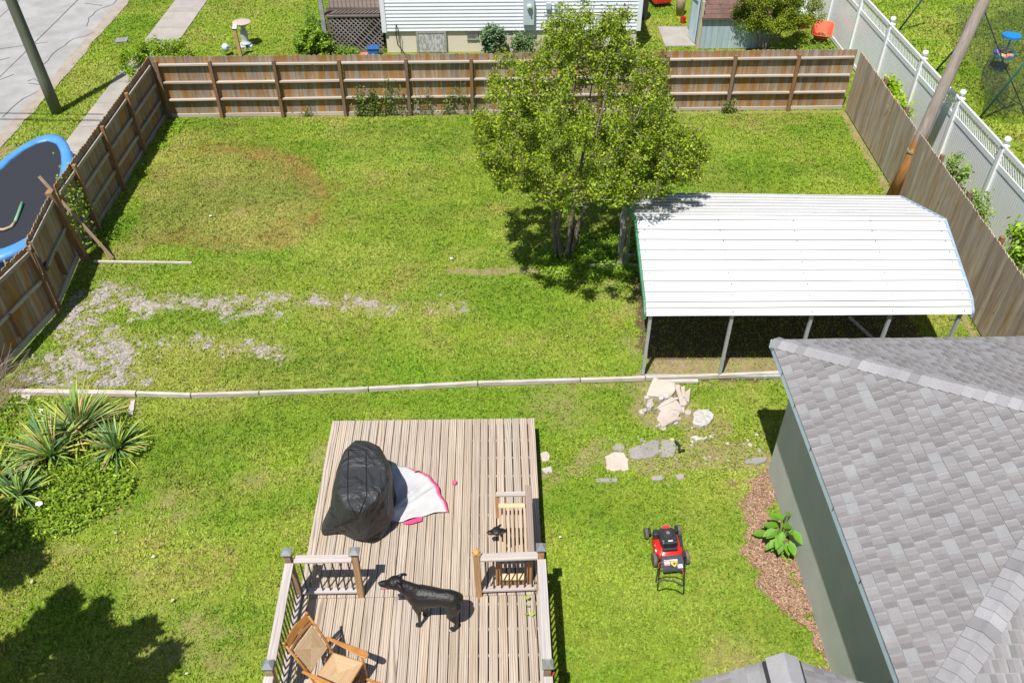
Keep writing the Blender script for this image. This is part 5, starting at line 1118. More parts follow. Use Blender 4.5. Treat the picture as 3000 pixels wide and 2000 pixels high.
nn_ = len(Pt); mb = MB(); vs = [p+Vector((0, 0, -.10)) for p in Pt]+list(Pt)+[p.lerp(tin(p), .3)+Vector((0, 0, .045)) for p in Pt]+[p.lerp(tin(p), .75)+Vector((0, 0, .04)) for p in Pt]+[tin(p)+Vector((0, 0, .0)) for p in Pt]
mb.add(vs, [(i*nn_+k, i*nn_+(k+1) % nn_, (i+1)*nn_+(k+1) % nn_, (i+1)*nn_+k) for i in range(4) for k in range(nn_)])
mb.build('rim_pad', m_tpad, tr, smooth=True, solid=.006)
mb = MB(); mb.add([tin(p)+Vector((0, 0, -.005)) for p in Pt], [tuple(range(nn_))]); mb.build('jumping_mat', m_tmat, tr)
for k in range(0, nn_, 14): mb = MB(); p = Pt[k]; mb.tube([(p.x, p.y, p.z-.06), (p.x, p.y, 0)], .025, 8); mb.build('leg', m_galv, tr)
m_foam = mat('pale_foam', (.45, .36, .27), (.36, .28, .2)); m_foamg = mat('green_foam', (.20, .42, .27))
mb = MB(); ztm = .86; mb.tube([G(-20, 672, ztm), G(10, 673, ztm), G(32, 665, ztm), G(44, 650, ztm)], .035, 10); fo = mb.build('padded_pole', m_foam, None, smooth=True); tag(fo, 'bent foam padded pole lying on the trampoline mat', 'pole')
mb = MB(); mb.tube([G(44, 650, ztm), G(54, 625, ztm), G(65, 594, ztm)], .036, 10); mb.build('green_sleeve', m_foamg, fo, smooth=True)
# ======================= VEGETATION =======================
m_leaf = mat('bright_leaf', (1, 1, 1), (.8, .85, .75), .5, 3, spec=.35, trans=.28)
m_bark = mat('smooth_grey_bark', (.24, .20, .165), (.13, .105, .08), .85, 7, (1, 1, .3), bmp=.5, bscale=30)
m_twig = mat('dry_twig', (.20, .15, .11), (.30, .24, .19), .9, 20)
def branchy(label, name, cat, base, stems, tips, nleaf, lsize, c1, c2, spread, r0=.055, brown=0, leafup=.5, jit=.12, group=None, twigs=True, trunkmat=None, airy=.3, limbmat=None):
    """stems: list of [(x,y,z),...] polylines from the base; tips: (n,3) twig tips; leaves cluster along twigs"""
    t = thing(name, label, cat, base, group=group); segs_ = []
    mb = MB(); nodes = []
    for st in stems:
        P = [Vector(p) for p in st]; Q = []
        for i in range(len(P)-1):
            for j in range(5):
                q = P[i].lerp(P[i+1], j/5); q += Vector((random.uniform(-1, 1), random.uniform(-1, 1), 0))*.02; Q.append(q)
        Q.append(P[-1]); n_ = len(Q); R_ = [r0*(1-.75*i/(n_-1)) for i in range(n_)]; tb = MB(); tb.tube(Q, R_, 9); tb.build('trunk', trunkmat or m_bark, t, True)
        nodes += [(q, R_[i]) for i, q in enumerate(Q) if i > n_*.38]
    # limbs: every tip hooks onto the nearest lower node already built
    order = sorted(range(len(tips)), key=lambda i: (Vector(tips[i])-Vector(base)).length); pts = [(q, r) for q, r in nodes]; LP = []; arr = np.array([tuple(q) for q, _ in pts]); rad = [r for _, r in pts]
    for i in order:
        tip = np.array(tips[i]); d = np.linalg.norm(arr-tip, axis=1)+np.clip(arr[:, 2]-tip[2]+.1, 0, 9)*1.5; j = int(np.argmin(d)); a = Vector(arr[j]); b_ = Vector(tip); L = (b_-a).length
        m1 = a.lerp(b_, .35)+Vector((random.uniform(-1, 1), random.uniform(-1, 1), random.uniform(-.8, .3)))*L*.10; m2 = a.lerp(b_, .7)+Vector((random.uniform(-1, 1), random.uniform(-1, 1), random.uniform(-.5, .6)))*L*.08
        r = max(.006, min(rad[j]*.66, .006+.016*L)); mb.tube([a, m1, m2, b_], [r, r*.8, r*.6, r*.35], 5, cap=False)
        arr = np.vstack([arr, np.array([tuple(m1), tuple(m2), tuple(b_)])]); rad += [r*.8, r*.6, r*.35]
        LP += [(m1.lerp(m2, .3), m2), (m2, b_)]
    mb.build('branches', limbmat or trunkmat or m_bark, t, True)
    LPa = np.array([(tuple(a), tuple(b_)) for a, b_ in LP]); wt = RNG.random(len(LPa))**airy+.02; wt /= wt.sum(); k = RNG.choice(len(LPa), nleaf, p=wt); f_ = RNG.random((nleaf, 1))
    ctr = LPa[k, 0]*(1-f_)+LPa[k, 1]*f_; P = ctr+RNG.normal(size=(nleaf, 3))*spread
    # small clump tone per twig
    tone = RNG.uniform(.82, 1.15, (len(LPa), 1))[k]
    C_ = leafcols(nleaf, c1, c2, .18)*tone
    leaf_mesh('crown', P, RNG.uniform(.6, 1.25, nleaf)*lsize, C_, m_leaf, t, up=leafup, aspect=.62)
    if brown:
        kk = RNG.integers(0, len(LPa), brown); ends = LPa[kk, 1]; per = 14; Pb = np.repeat(ends, per, axis=0)+RNG.normal(size=(brown*per, 3))*np.array([.05, .05, .09])+np.array([0, 0, .05])
        leaf_mesh('seed_heads', Pb, RNG.uniform(.025, .045, len(Pb)), leafcols(len(Pb), (.20, .12, .09), (.38, .25, .19), .2), m_twig, t, up=0, aspect=.8)
        mb = MB()
        for e in ends[:brown]: e = Vector(e); mb.tube([e-Vector((0, 0, .05)), e+Vector((random.uniform(-.04, .04), random.uniform(-.04, .04), .18))], .003, 3, cap=False)
        mb.build('seed_stalks', m_twig, t)
    return t
def ell(n_, c, r, lo=.0, flat=None):
    out = []
    while len(out) < n_:
        p = RNG.uniform(-1, 1, 3); q = np.linalg.norm(p)
        if q < 1 and q > lo: out.append(np.array(c)+p*np.array(r))
    return np.array(out)
# crape myrtle: traced silhouette volumes (centre, radii, tips)
SIL = [(1375, 290), (1405, 250), (1395, 170), (1450, 140), (1520, 175), (1565, 110), (1600, 10), (1640, 60), (1680, -10), (1760, 20), (1800, 10), (1835, 80), (1880, 130), (1960, 150), (1975, 200), (1985, 280), (1960, 350), (2040, 380), (2085, 450), (2060, 520), (1980, 565), (1900, 605), (1840, 645), (1750, 690), (1640, 645), (1500, 612), (1440, 545), (1375, 450)]
def topx(P):
    d = P-np.array([0, 0, CAM_H]); z = d @ np.array(_f); return 1500+F_PX*(d @ np.array(_r))/z, 1000-F_PX*(d @ np.array(_u))/z
def silh(P, poly, g=.955):
    u_, w_ = topx(P); cxp = np.mean([q[0] for q in poly]); cyp = np.mean([q[1] for q in poly]); return P[pip(cxp+(u_-cxp)/g, cyp+(w_-cyp)/g, poly)]
# the real crown is a broad umbrella reaching south over the lawn; its extent follows its shadow and its outline
tips = np.concatenate([ell(1500, (1.75, 16.3, 4.0), (2.9, 3.0, 1.75), .30), ell(260, (3.3, 15.9, 2.9), (1.5, 1.7, .8), .1), ell(120, (.2, 16.2, 3.0), (1.2, 1.4, .9), .1)])
tips = silh(tips, SIL)[:]; tips = tips[RNG.permutation(len(tips))[:600]]; tips = np.concatenate([tips, silh(ell(260, (4.0, 16.2, 3.0), (1.1, 1.3, .9), .1), SIL, .98)[:75]])
shoots = [(x, 16.8+random.uniform(-.6, .8), z) for x, z in ((.9, 4.9), (1.2, 5.1), (1.55, 5.5), (1.75, 5.8), (2.0, 5.5), (2.25, 5.6), (2.5, 5.9), (2.7, 5.4), (2.9, 5.0), (.5, 4.5), (3.1, 4.6), (1.35, 5.6), (2.1, 5.95))]
tips = np.concatenate([tips, np.array(shoots), silh(ell(60, (2.0, 17, 5.2), (1.1, .8, .7)), SIL)[:30]])
bx_, by_ = 1.58, 16.6
stems = [[(bx_-.22, by_, 0), (bx_-.30, by_+.02, .9), (bx_-.34, by_, 1.5), (bx_-.9, by_+.3, 2.6), (bx_-1.2, by_+.2, 3.6)], [(bx_-.10, by_-.03, 0), (bx_-.20, by_, .7), (bx_-.15, by_+.1, 1.5), (bx_+.0, by_+.4, 3.0), (bx_+.1, by_+.5, 4.6)],
         [(bx_+.05, by_, 0), (bx_+.10, by_+.05, 1.0), (bx_+.15, by_, 2.0), (bx_+.5, by_-.1, 3.2), (bx_+.8, by_+.3, 4.6)], [(bx_+.16, by_+.1, 0), (bx_+.32, by_+.15, 1.0), (bx_+.75, by_+.2, 1.9), (bx_+1.5, by_, 2.7), (bx_+2.1, by_+.2, 3.2)],
         [(bx_+.1, by_+.15, 0), (bx_+.2, by_+.5, 1.2), (bx_+.4, by_+.9, 2.4), (bx_+.5, by_+1.1, 3.8)]]
branchy('big multi-stemmed leafy tree in the middle of the yard beside the carport', 'crape_myrtle_tree', 'tree', (bx_, by_, 0), stems, tips, 88000, .060, (.10, .175, .010), (.44, .54, .030), .070, r0=.062, brown=520, airy=1.3, limbmat=mat('pale_limb_bark', (.42, .37, .32), (.24, .20, .165), .85, 7))
# small shrubby tree by the shed
p = G(2250, 148); tips = np.concatenate([ell(70, (9.1, 28.6, 1.35), (1.15, .7, .8), .2), ell(55, (9.3, 28.9, 2.2), (1.5, .8, .7), .2), ell(30, (10.2, 28.5, 1.3), (.7, .5, .6), .2), ell(12, (8.2, 28.4, 2.0), (.5, .3, .3))])
st_ = [[(9.2+dx*.1, 28.6, 0), (9.2+dx*.5, 28.6+dy*.3, .8), (9.2+dx, 28.6+dy, 1.7)] for dx, dy in ((-.5, -.1), (.1, .2), (.7, -.1), (1.1, .2), (-.9, .2))]
branchy('feathery yellow green shrubby tree in front of the blue shed', 'shrubby_tree', 'tree', (9.2, 28.6, 0), st_, tips, 26000, .062, (.18, .26, .014), (.38, .42, .030), .08, r0=.035)
# forsythia like bush at the fence corner
def bush(label, cat, c, r, ntips, nleaf, ls, c1, c2, spread=.07, name='bush'):
    tips = ell(ntips, (c[0], c[1], c[2]), r, .35); tips = tips[tips[:, 2] > .03]
    stm = [[(c[0]+random.uniform(-.3, .3)*r[0], c[1]+random.uniform(-.3, .3)*r[1], 0), (c[0]+random.uniform(-.5, .5)*r[0], c[1]+random.uniform(-.5, .5)*r[1], c[2]*.8)] for _ in range(4)]
    return branchy(label, name, cat, (c[0], c[1], 0), stm, tips, nleaf, ls, c1, c2, spread, r0=.02, leafup=.9)
bush('wide bright green bush behind the fence corner by the pavement', 'bush', (-10.45, 26.35, .75), (1.45, .9, .65), 170, 17000, .07, (.18, .32, .012), (.36, .50, .025))
bush('green bush growing at the left end of the dark porch', 'bush', (-6.15, 28.5, .35), (.65, .55, .55), 60, 4500, .10, (.16, .30, .015), (.32, .46, .04))
bush('taller loose bush climbing the porch corner post', 'bush', (-6.05, 29.3, .6), (.5, .6, .75), 50, 3800, .08, (.13, .26, .02), (.24, .38, .05))
bush('low green tuft growing in front of the porch lattice', 'bush', (-5.0, 28.25, .12), (.4, .2, .28), 26, 1500, .06, (.16, .30, .02), (.30, .44, .04))
bush('blue green leafy shrub against the pale foundation', 'shrub', (-.1, 28.2, .55), (.42, .3, .5), 50, 2600, .10, (.12, .22, .10), (.24, .34, .18))
bush('second blue green shrub under the meter box', 'shrub', (.85, 28.2, .4), (.4, .3, .45), 44, 2400, .09, (.11, .20, .08), (.24, .36, .14))
bush('low shrub at the foundation near the house corner', 'shrub', (2.8, 28.25, .3), (.7, .3, .35), 50, 2600, .08, (.16, .26, .06), (.26, .38, .10))
bush('leafy weeds filling the corner between shrubby tree and white fence', 'weeds', (10.9, 28.2, .1), (.75, .5, .25), 60, 3600, .07, (.20, .36, .02), (.38, .52, .05), name='weed_clump')
bush('glowing yellow green bush squeezed between board fence and white fence', 'bush', (10.95, 22.3, 1.05), (.30, .75, .75), 70, 4600, .10, (.30, .50, .015), (.48, .64, .04))
bush('small trailing green plant draped on top of the right fence', 'plant', (10.75, 21.0, 1.45), (.16, .5, .3), 22, 900, .09, (.28, .46, .02), (.44, .58, .05))
for lab, x, y, z, ry_, h_, nl in (('feathery weeds leaning over the right fence next to the leaning pole', 11.0, 18.0, 1.0, .55, .8, 1900), ('feathery tall weeds between the fences beside the carport end', 11.0, 16.7, 1.0, .7, .65, 1900)):
    tips = ell(60, (x, y, z), (.28, ry_, h_), .3); t = branchy(lab, 'tall_weeds', 'weeds', (x, y, 0), [[(x+random.uniform(-.15, .15), y+random.uniform(-ry_, ry_)*.7, 0), (x, y+random.uniform(-ry_, ry_)*.7, z)] for _ in range(6)], tips, nl, .075, (.22, .36, .06), (.36, .50, .12), .05, r0=.008)
for lab, x, y, z, ry_, rz_, nl, nt in (('vine with big leaves climbing over the white fence post at the right edge', 11.75, 14.9, 1.95, .55, .4, 1400, 30), ('vine shoot with leaves hanging in front of the white fence', 11.45, 15.5, 1.35, .6, .25, 500, 18),
                            ('vine leaves on the white fence low at the right edge', 11.45, 13.6, 1.2, .7, .4, 900, 24), ('small weeds behind the right fence above the carport corner', 11.0, 14.6, 1.3, .6, .3, 500, 18)):
    tips = ell(nt, (x, y, z), (.16, ry_, rz_), .1); branchy(lab, 'vine', 'vine', (x-.05, y, 0), [[(x-.1+random.uniform(-.1, .1), y+random.uniform(-ry_, ry_), 0), (x-.1, y+random.uniform(-ry_, ry_)*.6, z*.9)] for _ in range(9)], tips, nl, .11, (.22, .40, .02), (.40, .56, .05), .06, r0=.007)
# vines on the back fence
def vine(label, x0, x1, zf, nl, size=.075):
    t = thing('fence_vine', label, 'vine', ((x0+x1)/2, YF-.1, 0)); mb = MB(); C_ = []
    for k in range(9):
        x = random.uniform(x0, x1); P = [Vector((x, fy(x)-.03, 0))]; d = random.uniform(-.5, .5); z = 0
        top_ = zf(x)*random.uniform(.5, 1.05)
        while z < top_: z += .08; x += d*.08+random.uniform(-.04, .04); P.append(Vector((x, fy(x)-.06+random.uniform(-.02, .02), z)))
        mb.tube(P, .006, 4, cap=False); C_ += P[1:] if len(P) > 2 else []
    mb.build('stem', m_twig, t); C_ = np.array([tuple(p) for p in C_]); k = RNG.integers(0, len(C_), nl); P = C_[k]+RNG.normal(size=(nl, 3))*np.array([.09, .03, .07]); P[:, 1] = np.minimum(P[:, 1], YF-.09)
    leaf_mesh('leaves', P, RNG.uniform(.6, 1.2, nl)*size, leafcols(nl, (.10, .17, .02), (.26, .34, .06), .2), m_leaf, t, up=.2, aspect=.7)
vine('dense creeper on the back fence between two posts', -4.25, -3.0, lambda x: 1.0 if x > -4 else .5, 900)
vine('sparser creeper on the back fence right of the dense one', -3.0, -.9, lambda x: .85, 650, .065)
vine('tiny weed at the foot of the back fence', -5.75, -5.6, lambda x: .25, 60, .06)
vine('weed tuft at a post of the back fence right of the tree', 6.85, 7.15, lambda x: .35, 220, .07)
# vine on the left fence by the gate post
t = thing('fence_vine', 'leafy vine on the shaded side fence behind the leaning board', 'vine', (-9.7, 17.1, 0)); P = np.array([-9.72, 17.2, .9])+RNG.normal(size=(330, 3))*np.array([.07, .28, .5]); P = P[P[:, 2] > .05]
leaf_mesh('leaves', P, RNG.uniform(.05, .10, len(P)), leafcols(len(P), (.18, .34, .02), (.36, .52, .05)), m_leaf, t, up=.2, aspect=.7)
mb = MB(); mb.tube([(-9.7, 17.3, 0), (-9.74, 17.2, .8), (-9.72, 17.05, 1.6)], .008, 4); mb.build('stem', m_twig, t)
# yuccas
m_yuc = mat('sword_leaf', (1, 1, 1), (.85, .88, .8), .5, 4, spec=.35, trans=.12)
def yucca(label, c, n_, L, tilt=(0, 0), dead=.15):
    V, Fc, C_ = [], [], []
    for i in range(n_):
        a = random.uniform(0, 2*math.pi); el = math.radians(random.choice((random.uniform(8, 40), random.uniform(20, 80)))); l = L*random.uniform(.65, 1.1); w = random.uniform(.018, .030)
        d = Vector((math.cos(a)*math.cos(el)+tilt[0], math.sin(a)*math.cos(el)+tilt[1], math.sin(el))).normalized(); sd_ = Vector((-math.sin(a), math.cos(a), 0)); dd = random.random() < dead
        col = random.choice(((.52, .52, .08), (.50, .46, .10))) if dd else random.choice(((.16, .30, .12), (.20, .34, .10), (.28, .42, .08), (.38, .48, .09), (.18, .30, .16)))
        if dd and random.random() < .35: col = (.5, .34, .18)
        p = Vector(c)+Vector((math.cos(a), math.sin(a), 0))*.03+Vector((0, 0, .04)); droop = random.uniform(.05, .45)*(1.6 if dd else 1); k0 = len(V); n6 = 7
        kink = random.random() < .18; 
        for j in range(n6+1):
            t = j/n6; ww = w*(math.sin(min(1, t*1.6+.35)*math.pi/2))*(1-t**2.2)+.001; side = sd_*ww; lift = Vector((0, 0, ww*.7))
            V += [p-side+lift, p, p+side+lift]; p = p+d*(l/n6); d = (d+Vector((0, 0, -droop/n6*(1+t*1.5+(3 if kink and t > .6 else 0))))).normalized(); 
        for j in range(n6):
            b0 = k0+3*j
            for q in (0, 1): Fc.append((b0+q, b0+q+1, b0+q+4, b0+q+3)); yel = j > 4 and not dd; C_.append(tuple(cc*(1.0+(.5 if yel else 0)*(.6 if ci == 0 else .3 if ci == 1 else 0)) for ci, cc in enumerate(col)))
    V = np.array([tuple(v_) for v_ in V]); V[:, 2] = np.maximum(V[:, 2], .01)
    t = thing('yucca', label, 'yucca', c, group='yuccas'); np_mesh('leaves', V, np.array(Fc), np.array(C_), m_yuc, t, True)
    mb = MB(); mb.lathe([(.05, 0), (.06, .05), (.02, .14), (0, .15)], c, 8); mb.build('stem', m_twig, t)
y1 = tuple(G(232, 1268)); y2 = tuple(G(155, 1338)); y3 = tuple(G(345, 1318)); y4 = tuple(G(-20, 1420)); y5 = tuple(G(40, 1440))
yucca('biggest spiky yucca, nearest the timber edging, with yellow outer leaves', y1, 190, .98, (.05, .25), .26); yucca('blue green spiky yucca to the left of the biggest one', y2, 140, .95, (-.15, .25), .22); yucca('small dark spiky yucca at the right of the bed', y3, 110, .66, (.2, .0), .15)
yucca('shaded spiky yucca cut by the left edge of the picture', y4, 80, .8, (.1, .1), .1); yucca('dark spiky yucca low in the bed near the left edge', tuple(G(60, 1455)), 70, .7, (.0, .0), .05)
# ground cover in the yucca bed
def cover(name, label, poly, n_, ls, c1, c2, hz=.12):
    poly = gp(poly); xs_ = [p[0] for p in poly]; ys_ = [p[1] for p in poly]; x = RNG.uniform(min(xs_), max(xs_), n_*3); y = RNG.uniform(min(ys_), max(ys_), n_*3); n1 = vn(x, y, 3, 2, 4)-.5; n5 = RNG.normal(size=len(x)); ok = pip(x+n1*1.1+n5*.06, y+n1*.9, poly) & (RNG.random(len(x)) < vn(x, y, 4, 5)*1.5)
    x, y = x[ok][:n_], y[ok][:n_]; P = np.stack([x, y, RNG.random(len(x))*hz*(.4+vn(x, y, 2.2, 1))], -1)
    tag(leaf_mesh(name, P, RNG.uniform(.6, 1.3, len(x))*ls, leafcols(len(x), c1, c2, .25), m_leaf, up=.9, aspect=.6), label, kind='stuff')
cover('bed_ground_cover', 'leafy ground cover and weeds round the yuccas', [(20, 1170), (300, 1190), (390, 1240), (410, 1330), (390, 1440), (330, 1500), (220, 1560), (60, 1620), (-60, 1650), (-80, 1250)], 10000, .065, (.12, .26, .012), (.40, .52, .04), .15)
cover('fence_edge_weeds', 'leafy weeds along the shaded side fence', [(500, 350), (540, 365), (420, 500), (330, 610), (300, 700), (250, 720), (330, 560), (420, 440)], 5000, .05, (.22, .40, .015), (.40, .56, .04), .08)
cover('tree_foot_weeds', 'ivy and weeds round the tree foot and the utility post', [(1560, 745), (1700, 700), (1880, 700), (1880, 800), (1780, 830), (1600, 800)], 5200, .06, (.18, .36, .015), (.36, .54, .04), .13)
cover('path_weeds', 'clover and weeds growing between the broken slabs', [(1620, 1290), (1900, 1250), (2230, 1240), (2240, 1330), (2150, 1400), (1800, 1420), (1600, 1410)], 2200, .045, (.22, .38, .02), (.40, .50, .06), .06)
# dandelions
N = 60; x = RNG.uniform(-9, 4, N); y = RNG.uniform(9, 12.2, N)
# poke weed by the grey wall
pk = thing('pokeweed_plant', 'big leafed green plant growing at the foot of the grey wall', 'plant', tuple(G(2280, 1590))); c_ = G(2283, 1592); mb = MB(); P = []; D_ = []
for k in range(26):
    a = random.uniform(0, 6.28); hz = random.uniform(.12, .55); r = random.uniform(.05, .26)*(1.1-hz*.6); e = c_+Vector((math.cos(a)*r, math.sin(a)*r, hz)); mb.tube([c_, c_.lerp(e, .5)+Vector((0, 0, .06)), e], .006, 5, cap=False); P.append(tuple(e)); D_.append((math.cos(a), math.sin(a), -.25))
mb.build('stem', mat('green_stem', (.20, .34, .06)), pk)
V, Fc, C_ = [], [], []
for p, d in zip(P, D_):
    p = Vector(p); d = Vector(d).normalized(); s_ = d.cross(Vector((0, 0, 1))).normalized(); L = random.uniform(.17, .27); k0 = len(V); g = random.uniform(.8, 1.2)
    for t, w in ((0, .01), (.25, .26), (.5, .30), (.75, .20), (1, .005)):
        q = p+d*L*t+Vector((0, 0, -.05*t*t)); V += [tuple(q-s_*L*w+Vector((0, 0, .02))), tuple(q), tuple(q+s_*L*w+Vector((0, 0, .02)))]
    for j in range(4):
        for q in (0, 1): Fc.append((k0+3*j+q, k0+3*j+q+1, k0+3*j+q+4, k0+3*j+q+3)); C_.append((.16*g, .36*g, .03*g))
np_mesh('leaves', np.array(V), np.array(Fc), np.array(C_), m_leaf, pk, True)
# dry brush at the left edge
t = thing('dry_brush', 'tangle of dry bare twigs at the foot of the nearest gate', 'brush', tuple(G(20, 1120))); mb = MB(); bc = G(-30, 1190)
for k in range(90):
    a = bc+Vector((random.uniform(-.5, .3), random.uniform(-.5, .5), 0)); e = a+Vector((random.uniform(.1, 1.0), random.uniform(-.1, .9), random.uniform(.05, .9))); m_ = a.lerp(e, .5)+Vector((random.uniform(-.1, .1), random.uniform(-.1, .1), random.uniform(0, .2))); mb.tube([a, m_, e], [.006, .004, .002], 4, cap=False)
mb.build('twigs', mat('pale_twig', (.34, .27, .20), (.24, .18, .13), .9, 20), t)
# trees just outside the frame at the lower left (they throw the dark shadows on the lawn)
def off_tree(label, base, lobes, nl):
    """lobes: (shadow pixel x, y, height of the foliage, radius, tips)"""
    T_ = []
    for px, py, z, r, k in lobes:
        c = G(px, py)+Vector((-.21, -.41, 1))*z; T_.append(ell(k, tuple(c), (r*.8, r*.8, r*.6)))
    tips = np.concatenate(T_); u_, w_ = topx(tips); tips = tips[(w_ > 2060) | (u_ < -60)]; top_ = max(l[2] for l in lobes)
    return branchy(label, 'garden_tree', 'tree', (base[0], base[1], 0), [[(base[0], base[1], 0), (base[0], base[1], 2.2), (base[0]+.3, base[1]+.3, top_)]], tips, nl, .10, (.10, .22, .015), (.24, .38, .03), .07, r0=.12)
off_tree('leafy tree just below the lower left corner', (-7.6, 3.9), [(190, 1765, 4.6, .22, 26), (150, 1830, 4.4, .42, 46), (80, 1890, 4.0, .5, 60), (250, 1860, 4.2, .38, 40), (290, 1785, 4.6, .16, 14), (330, 1900, 4.0, .42, 44), (420, 1850, 4.4, .22, 20), (440, 1960, 3.8, .36, 34), (490, 1915, 4.2, .18, 16), (200, 1960, 3.6, .6, 70), (20, 1960, 3.4, .5, 50), (350, 2010, 3.4, .4, 34)], 24000)
off_tree('smaller leafy tree at the left edge below the yucca bed', (-10.4, 6.4), [(40, 1600, 4.0, .3, 26), (90, 1610, 4.2, .14, 10), (20, 1680, 3.8, .35, 30), (100, 1655, 4.0, .12, 8), (-40, 1640, 3.6, .5, 40), (60, 1560, 4.0, .22, 14), (10, 1520, 4, .3, 20)], 8500)
# ======================= BROKEN SLABS AND STONES =======================
m_slab = mat('broken_cream_slab', (.54, .48, .42), (.40, .35, .30), .9, 3, bmp=.5, bscale=30); m_slabw = mat('white_crumbled_plaster', (.56, .53, .50), (.38, .35, .33), .9, 14, bmp=.9, bscale=40); m_slate = mat('grey_slate', (.33, .31, .30), (.25, .235, .23), .85, 3, bmp=.3, bscale=30)
def slab(label, pts, h, m_, tilt=0, name='broken_slab', cat='slab', sub=3):
    P = [G(*q) for q in pts]; Q = []
    for i in range(len(P)):
        a, b_ = P[i], P[(i+1) % len(P)]
        for j in range(sub): q = a.lerp(b_, j/sub); Q.append((q.x+random.uniform(-.012, .012), q.y+random.uniform(-.012, .012)))
    cx_ = sum(q[0] for q in Q)/len(Q); cy_ = sum(q[1] for q in Q)/len(Q); n_ = len(Q); mb = MB()
    vs = [(x, y, -.03) for x, y in Q]+[(x, y, h+tilt*(y-cy_)) for x, y in Q]+[(cx_+(x-cx_)*.93, cy_+(y-cy_)*.93, h+.012+tilt*(y-cy_)) for x, y in Q]
    fs = [(i*n_+k, i*n_+(k+1) % n_, (i+1)*n_+(k+1) % n_, (i+1)*n_+k) for i in range(2) for k in range(n_)]+[tuple(2*n_+k for k in range(n_))]
    mb.add(vs, fs, tn(.0, .08)); o = mb.build(name, m_, None); tag(o, label, cat, 'broken slabs of the old path'); return o
slab('largest cream slab at the top of the broken heap', [(1893, 1165), (1905, 1132), (1915, 1118), (1945, 1128), (1978, 1132), (1975, 1155), (1960, 1174), (1920, 1168)], .09, m_slab, .1)
slab('cream slab in the middle of the broken heap, below the thin pale board', [(1914, 1210), (1945, 1185), (1968, 1175), (1990, 1195), (1998, 1212), (1968, 1210), (1945, 1218), (1925, 1205)], .10, m_slab, .12)
slab('lowest cream slab of the broken heap with a pointed end', [(1922, 1232), (1935, 1212), (1965, 1208), (1992, 1210), (1985, 1235), (1960, 1248), (1940, 1258), (1932, 1245)], .07, m_slab, .05)
slab('short cream slab at the left of the broken heap', [(1893, 1180), (1912, 1172), (1914, 1195), (1900, 1202)], .05, m_slab)
for i, (lab, q) in enumerate((('narrow tilted slab standing at the right of the heap', [(1975, 1140), (1985, 1135), (2000, 1185), (2006, 1210), (1996, 1208)]), ('second narrow slab right of the heap', [(1990, 1145), (2002, 1142), (2010, 1190), (2000, 1195)]), ('flat fragment at the right edge of the heap', [(2005, 1160), (2020, 1150), (2018, 1185), (2006, 1182)]), ('small fragment above the heap', [(1983, 1134), (1992, 1140), (1990, 1150), (1983, 1145)]))):
    slab(lab, q, .06+.02*i % .05, m_slab, .15, sub=2)
for k in range(30):
    px, py = random.choice(((1935, 1190), (1960, 1200), (1990, 1170), (1950, 1235), (2005, 1230), (2055, 1225), (1905, 1190))); px += random.uniform(-28, 28); py += random.uniform(-26, 26); r = random.uniform(5, 13); m0 = random.uniform(0, 6)
    slab('small broken fragment in the heap of cream slabs', [(px+r*math.cos(m0+t)*random.uniform(.6, 1.2), py+.75*r*math.sin(m0+t)*random.uniform(.6, 1.2)) for t in (0, 1.3, 2.5, 3.8, 5.0)], random.uniform(.02, .09), m_slab if k % 3 else m_slabw, random.uniform(-.2, .3), name='fragment', cat='fragment', sub=1)['group'] = 'small fragments of the broken slabs'
mb = MB(); mb.beam(G(1938, 1188, .12), G(1986, 1166, .15), .03, .03, tint=tn()); tag(mb.build('short_stick', m_timber, None), 'short pale stick lying across the broken heap', 'stick')
slab('crumbled white plaster slab right of the broken heap', [(2030, 1215), (2045, 1205), (2075, 1205), (2090, 1222), (2080, 1245), (2055, 1255), (2028, 1248)], .06, m_slabw, sub=5)
slab('white crumbled fragment below the plaster slab', [(2020, 1283), (2035, 1280), (2060, 1286), (2072, 1280), (2068, 1290), (2040, 1292)], .03, m_slabw, sub=4)
slab('square cream stepping slab at the left end of the path', [(1773, 1340), (1800, 1328), (1828, 1330), (1840, 1350), (1840, 1380), (1800, 1382), (1776, 1378)], .04, m_slab)
slab('long grey slate slab of the path', [(1842, 1318), (1880, 1305), (1912, 1290), (1932, 1292), (1930, 1330), (1912, 1340), (1870, 1348), (1845, 1342)], .03, m_slate)
slab('grey slate slab with torn right edge', [(1936, 1292), (1960, 1292), (1978, 1300), (1978, 1330), (1972, 1340), (1938, 1342)], .035, m_slate)
slab('dark flat stone above the square cream slab', [(1795, 1305), (1815, 1298), (1832, 1312), (1825, 1322), (1798, 1320)], .015, m_slate)
for lab, q in (('flat grey stone at the left end of the stone row', [(1745, 1404), (1770, 1402), (1808, 1402), (1812, 1412), (1750, 1416)]), ('flat grey stone in the middle of the stone row', [(1905, 1400), (1930, 1394), (1948, 1398), (1940, 1408), (1912, 1410)]), ('flat grey stone at the right end of the stone row', [(1978, 1392), (2000, 1390), (2004, 1404), (1985, 1408)]),
               ('pale stone at the foot of the grey wall', [(2185, 1348), (2215, 1342), (2246, 1340), (2245, 1352), (2215, 1362), (2182, 1360)]), ('flat stone beside the deck right edge', [(1583, 1330), (1600, 1322), (1612, 1335), (1608, 1350), (1588, 1352)]), ('small flat stone below the one beside the deck', [(1588, 1375), (1615, 1368), (1620, 1385), (1595, 1392)]),
               ('flat pale stone at the left end of the timber edging', [(60, 1150), (95, 1152), (85, 1185), (48, 1182)]), ('cream stone in the grass right of the yucca bed', [(385, 1175), (398, 1172), (392, 1215), (372, 1212)])):
    slab(lab, q, .02, m_slate if 'grey' in lab else m_slab)
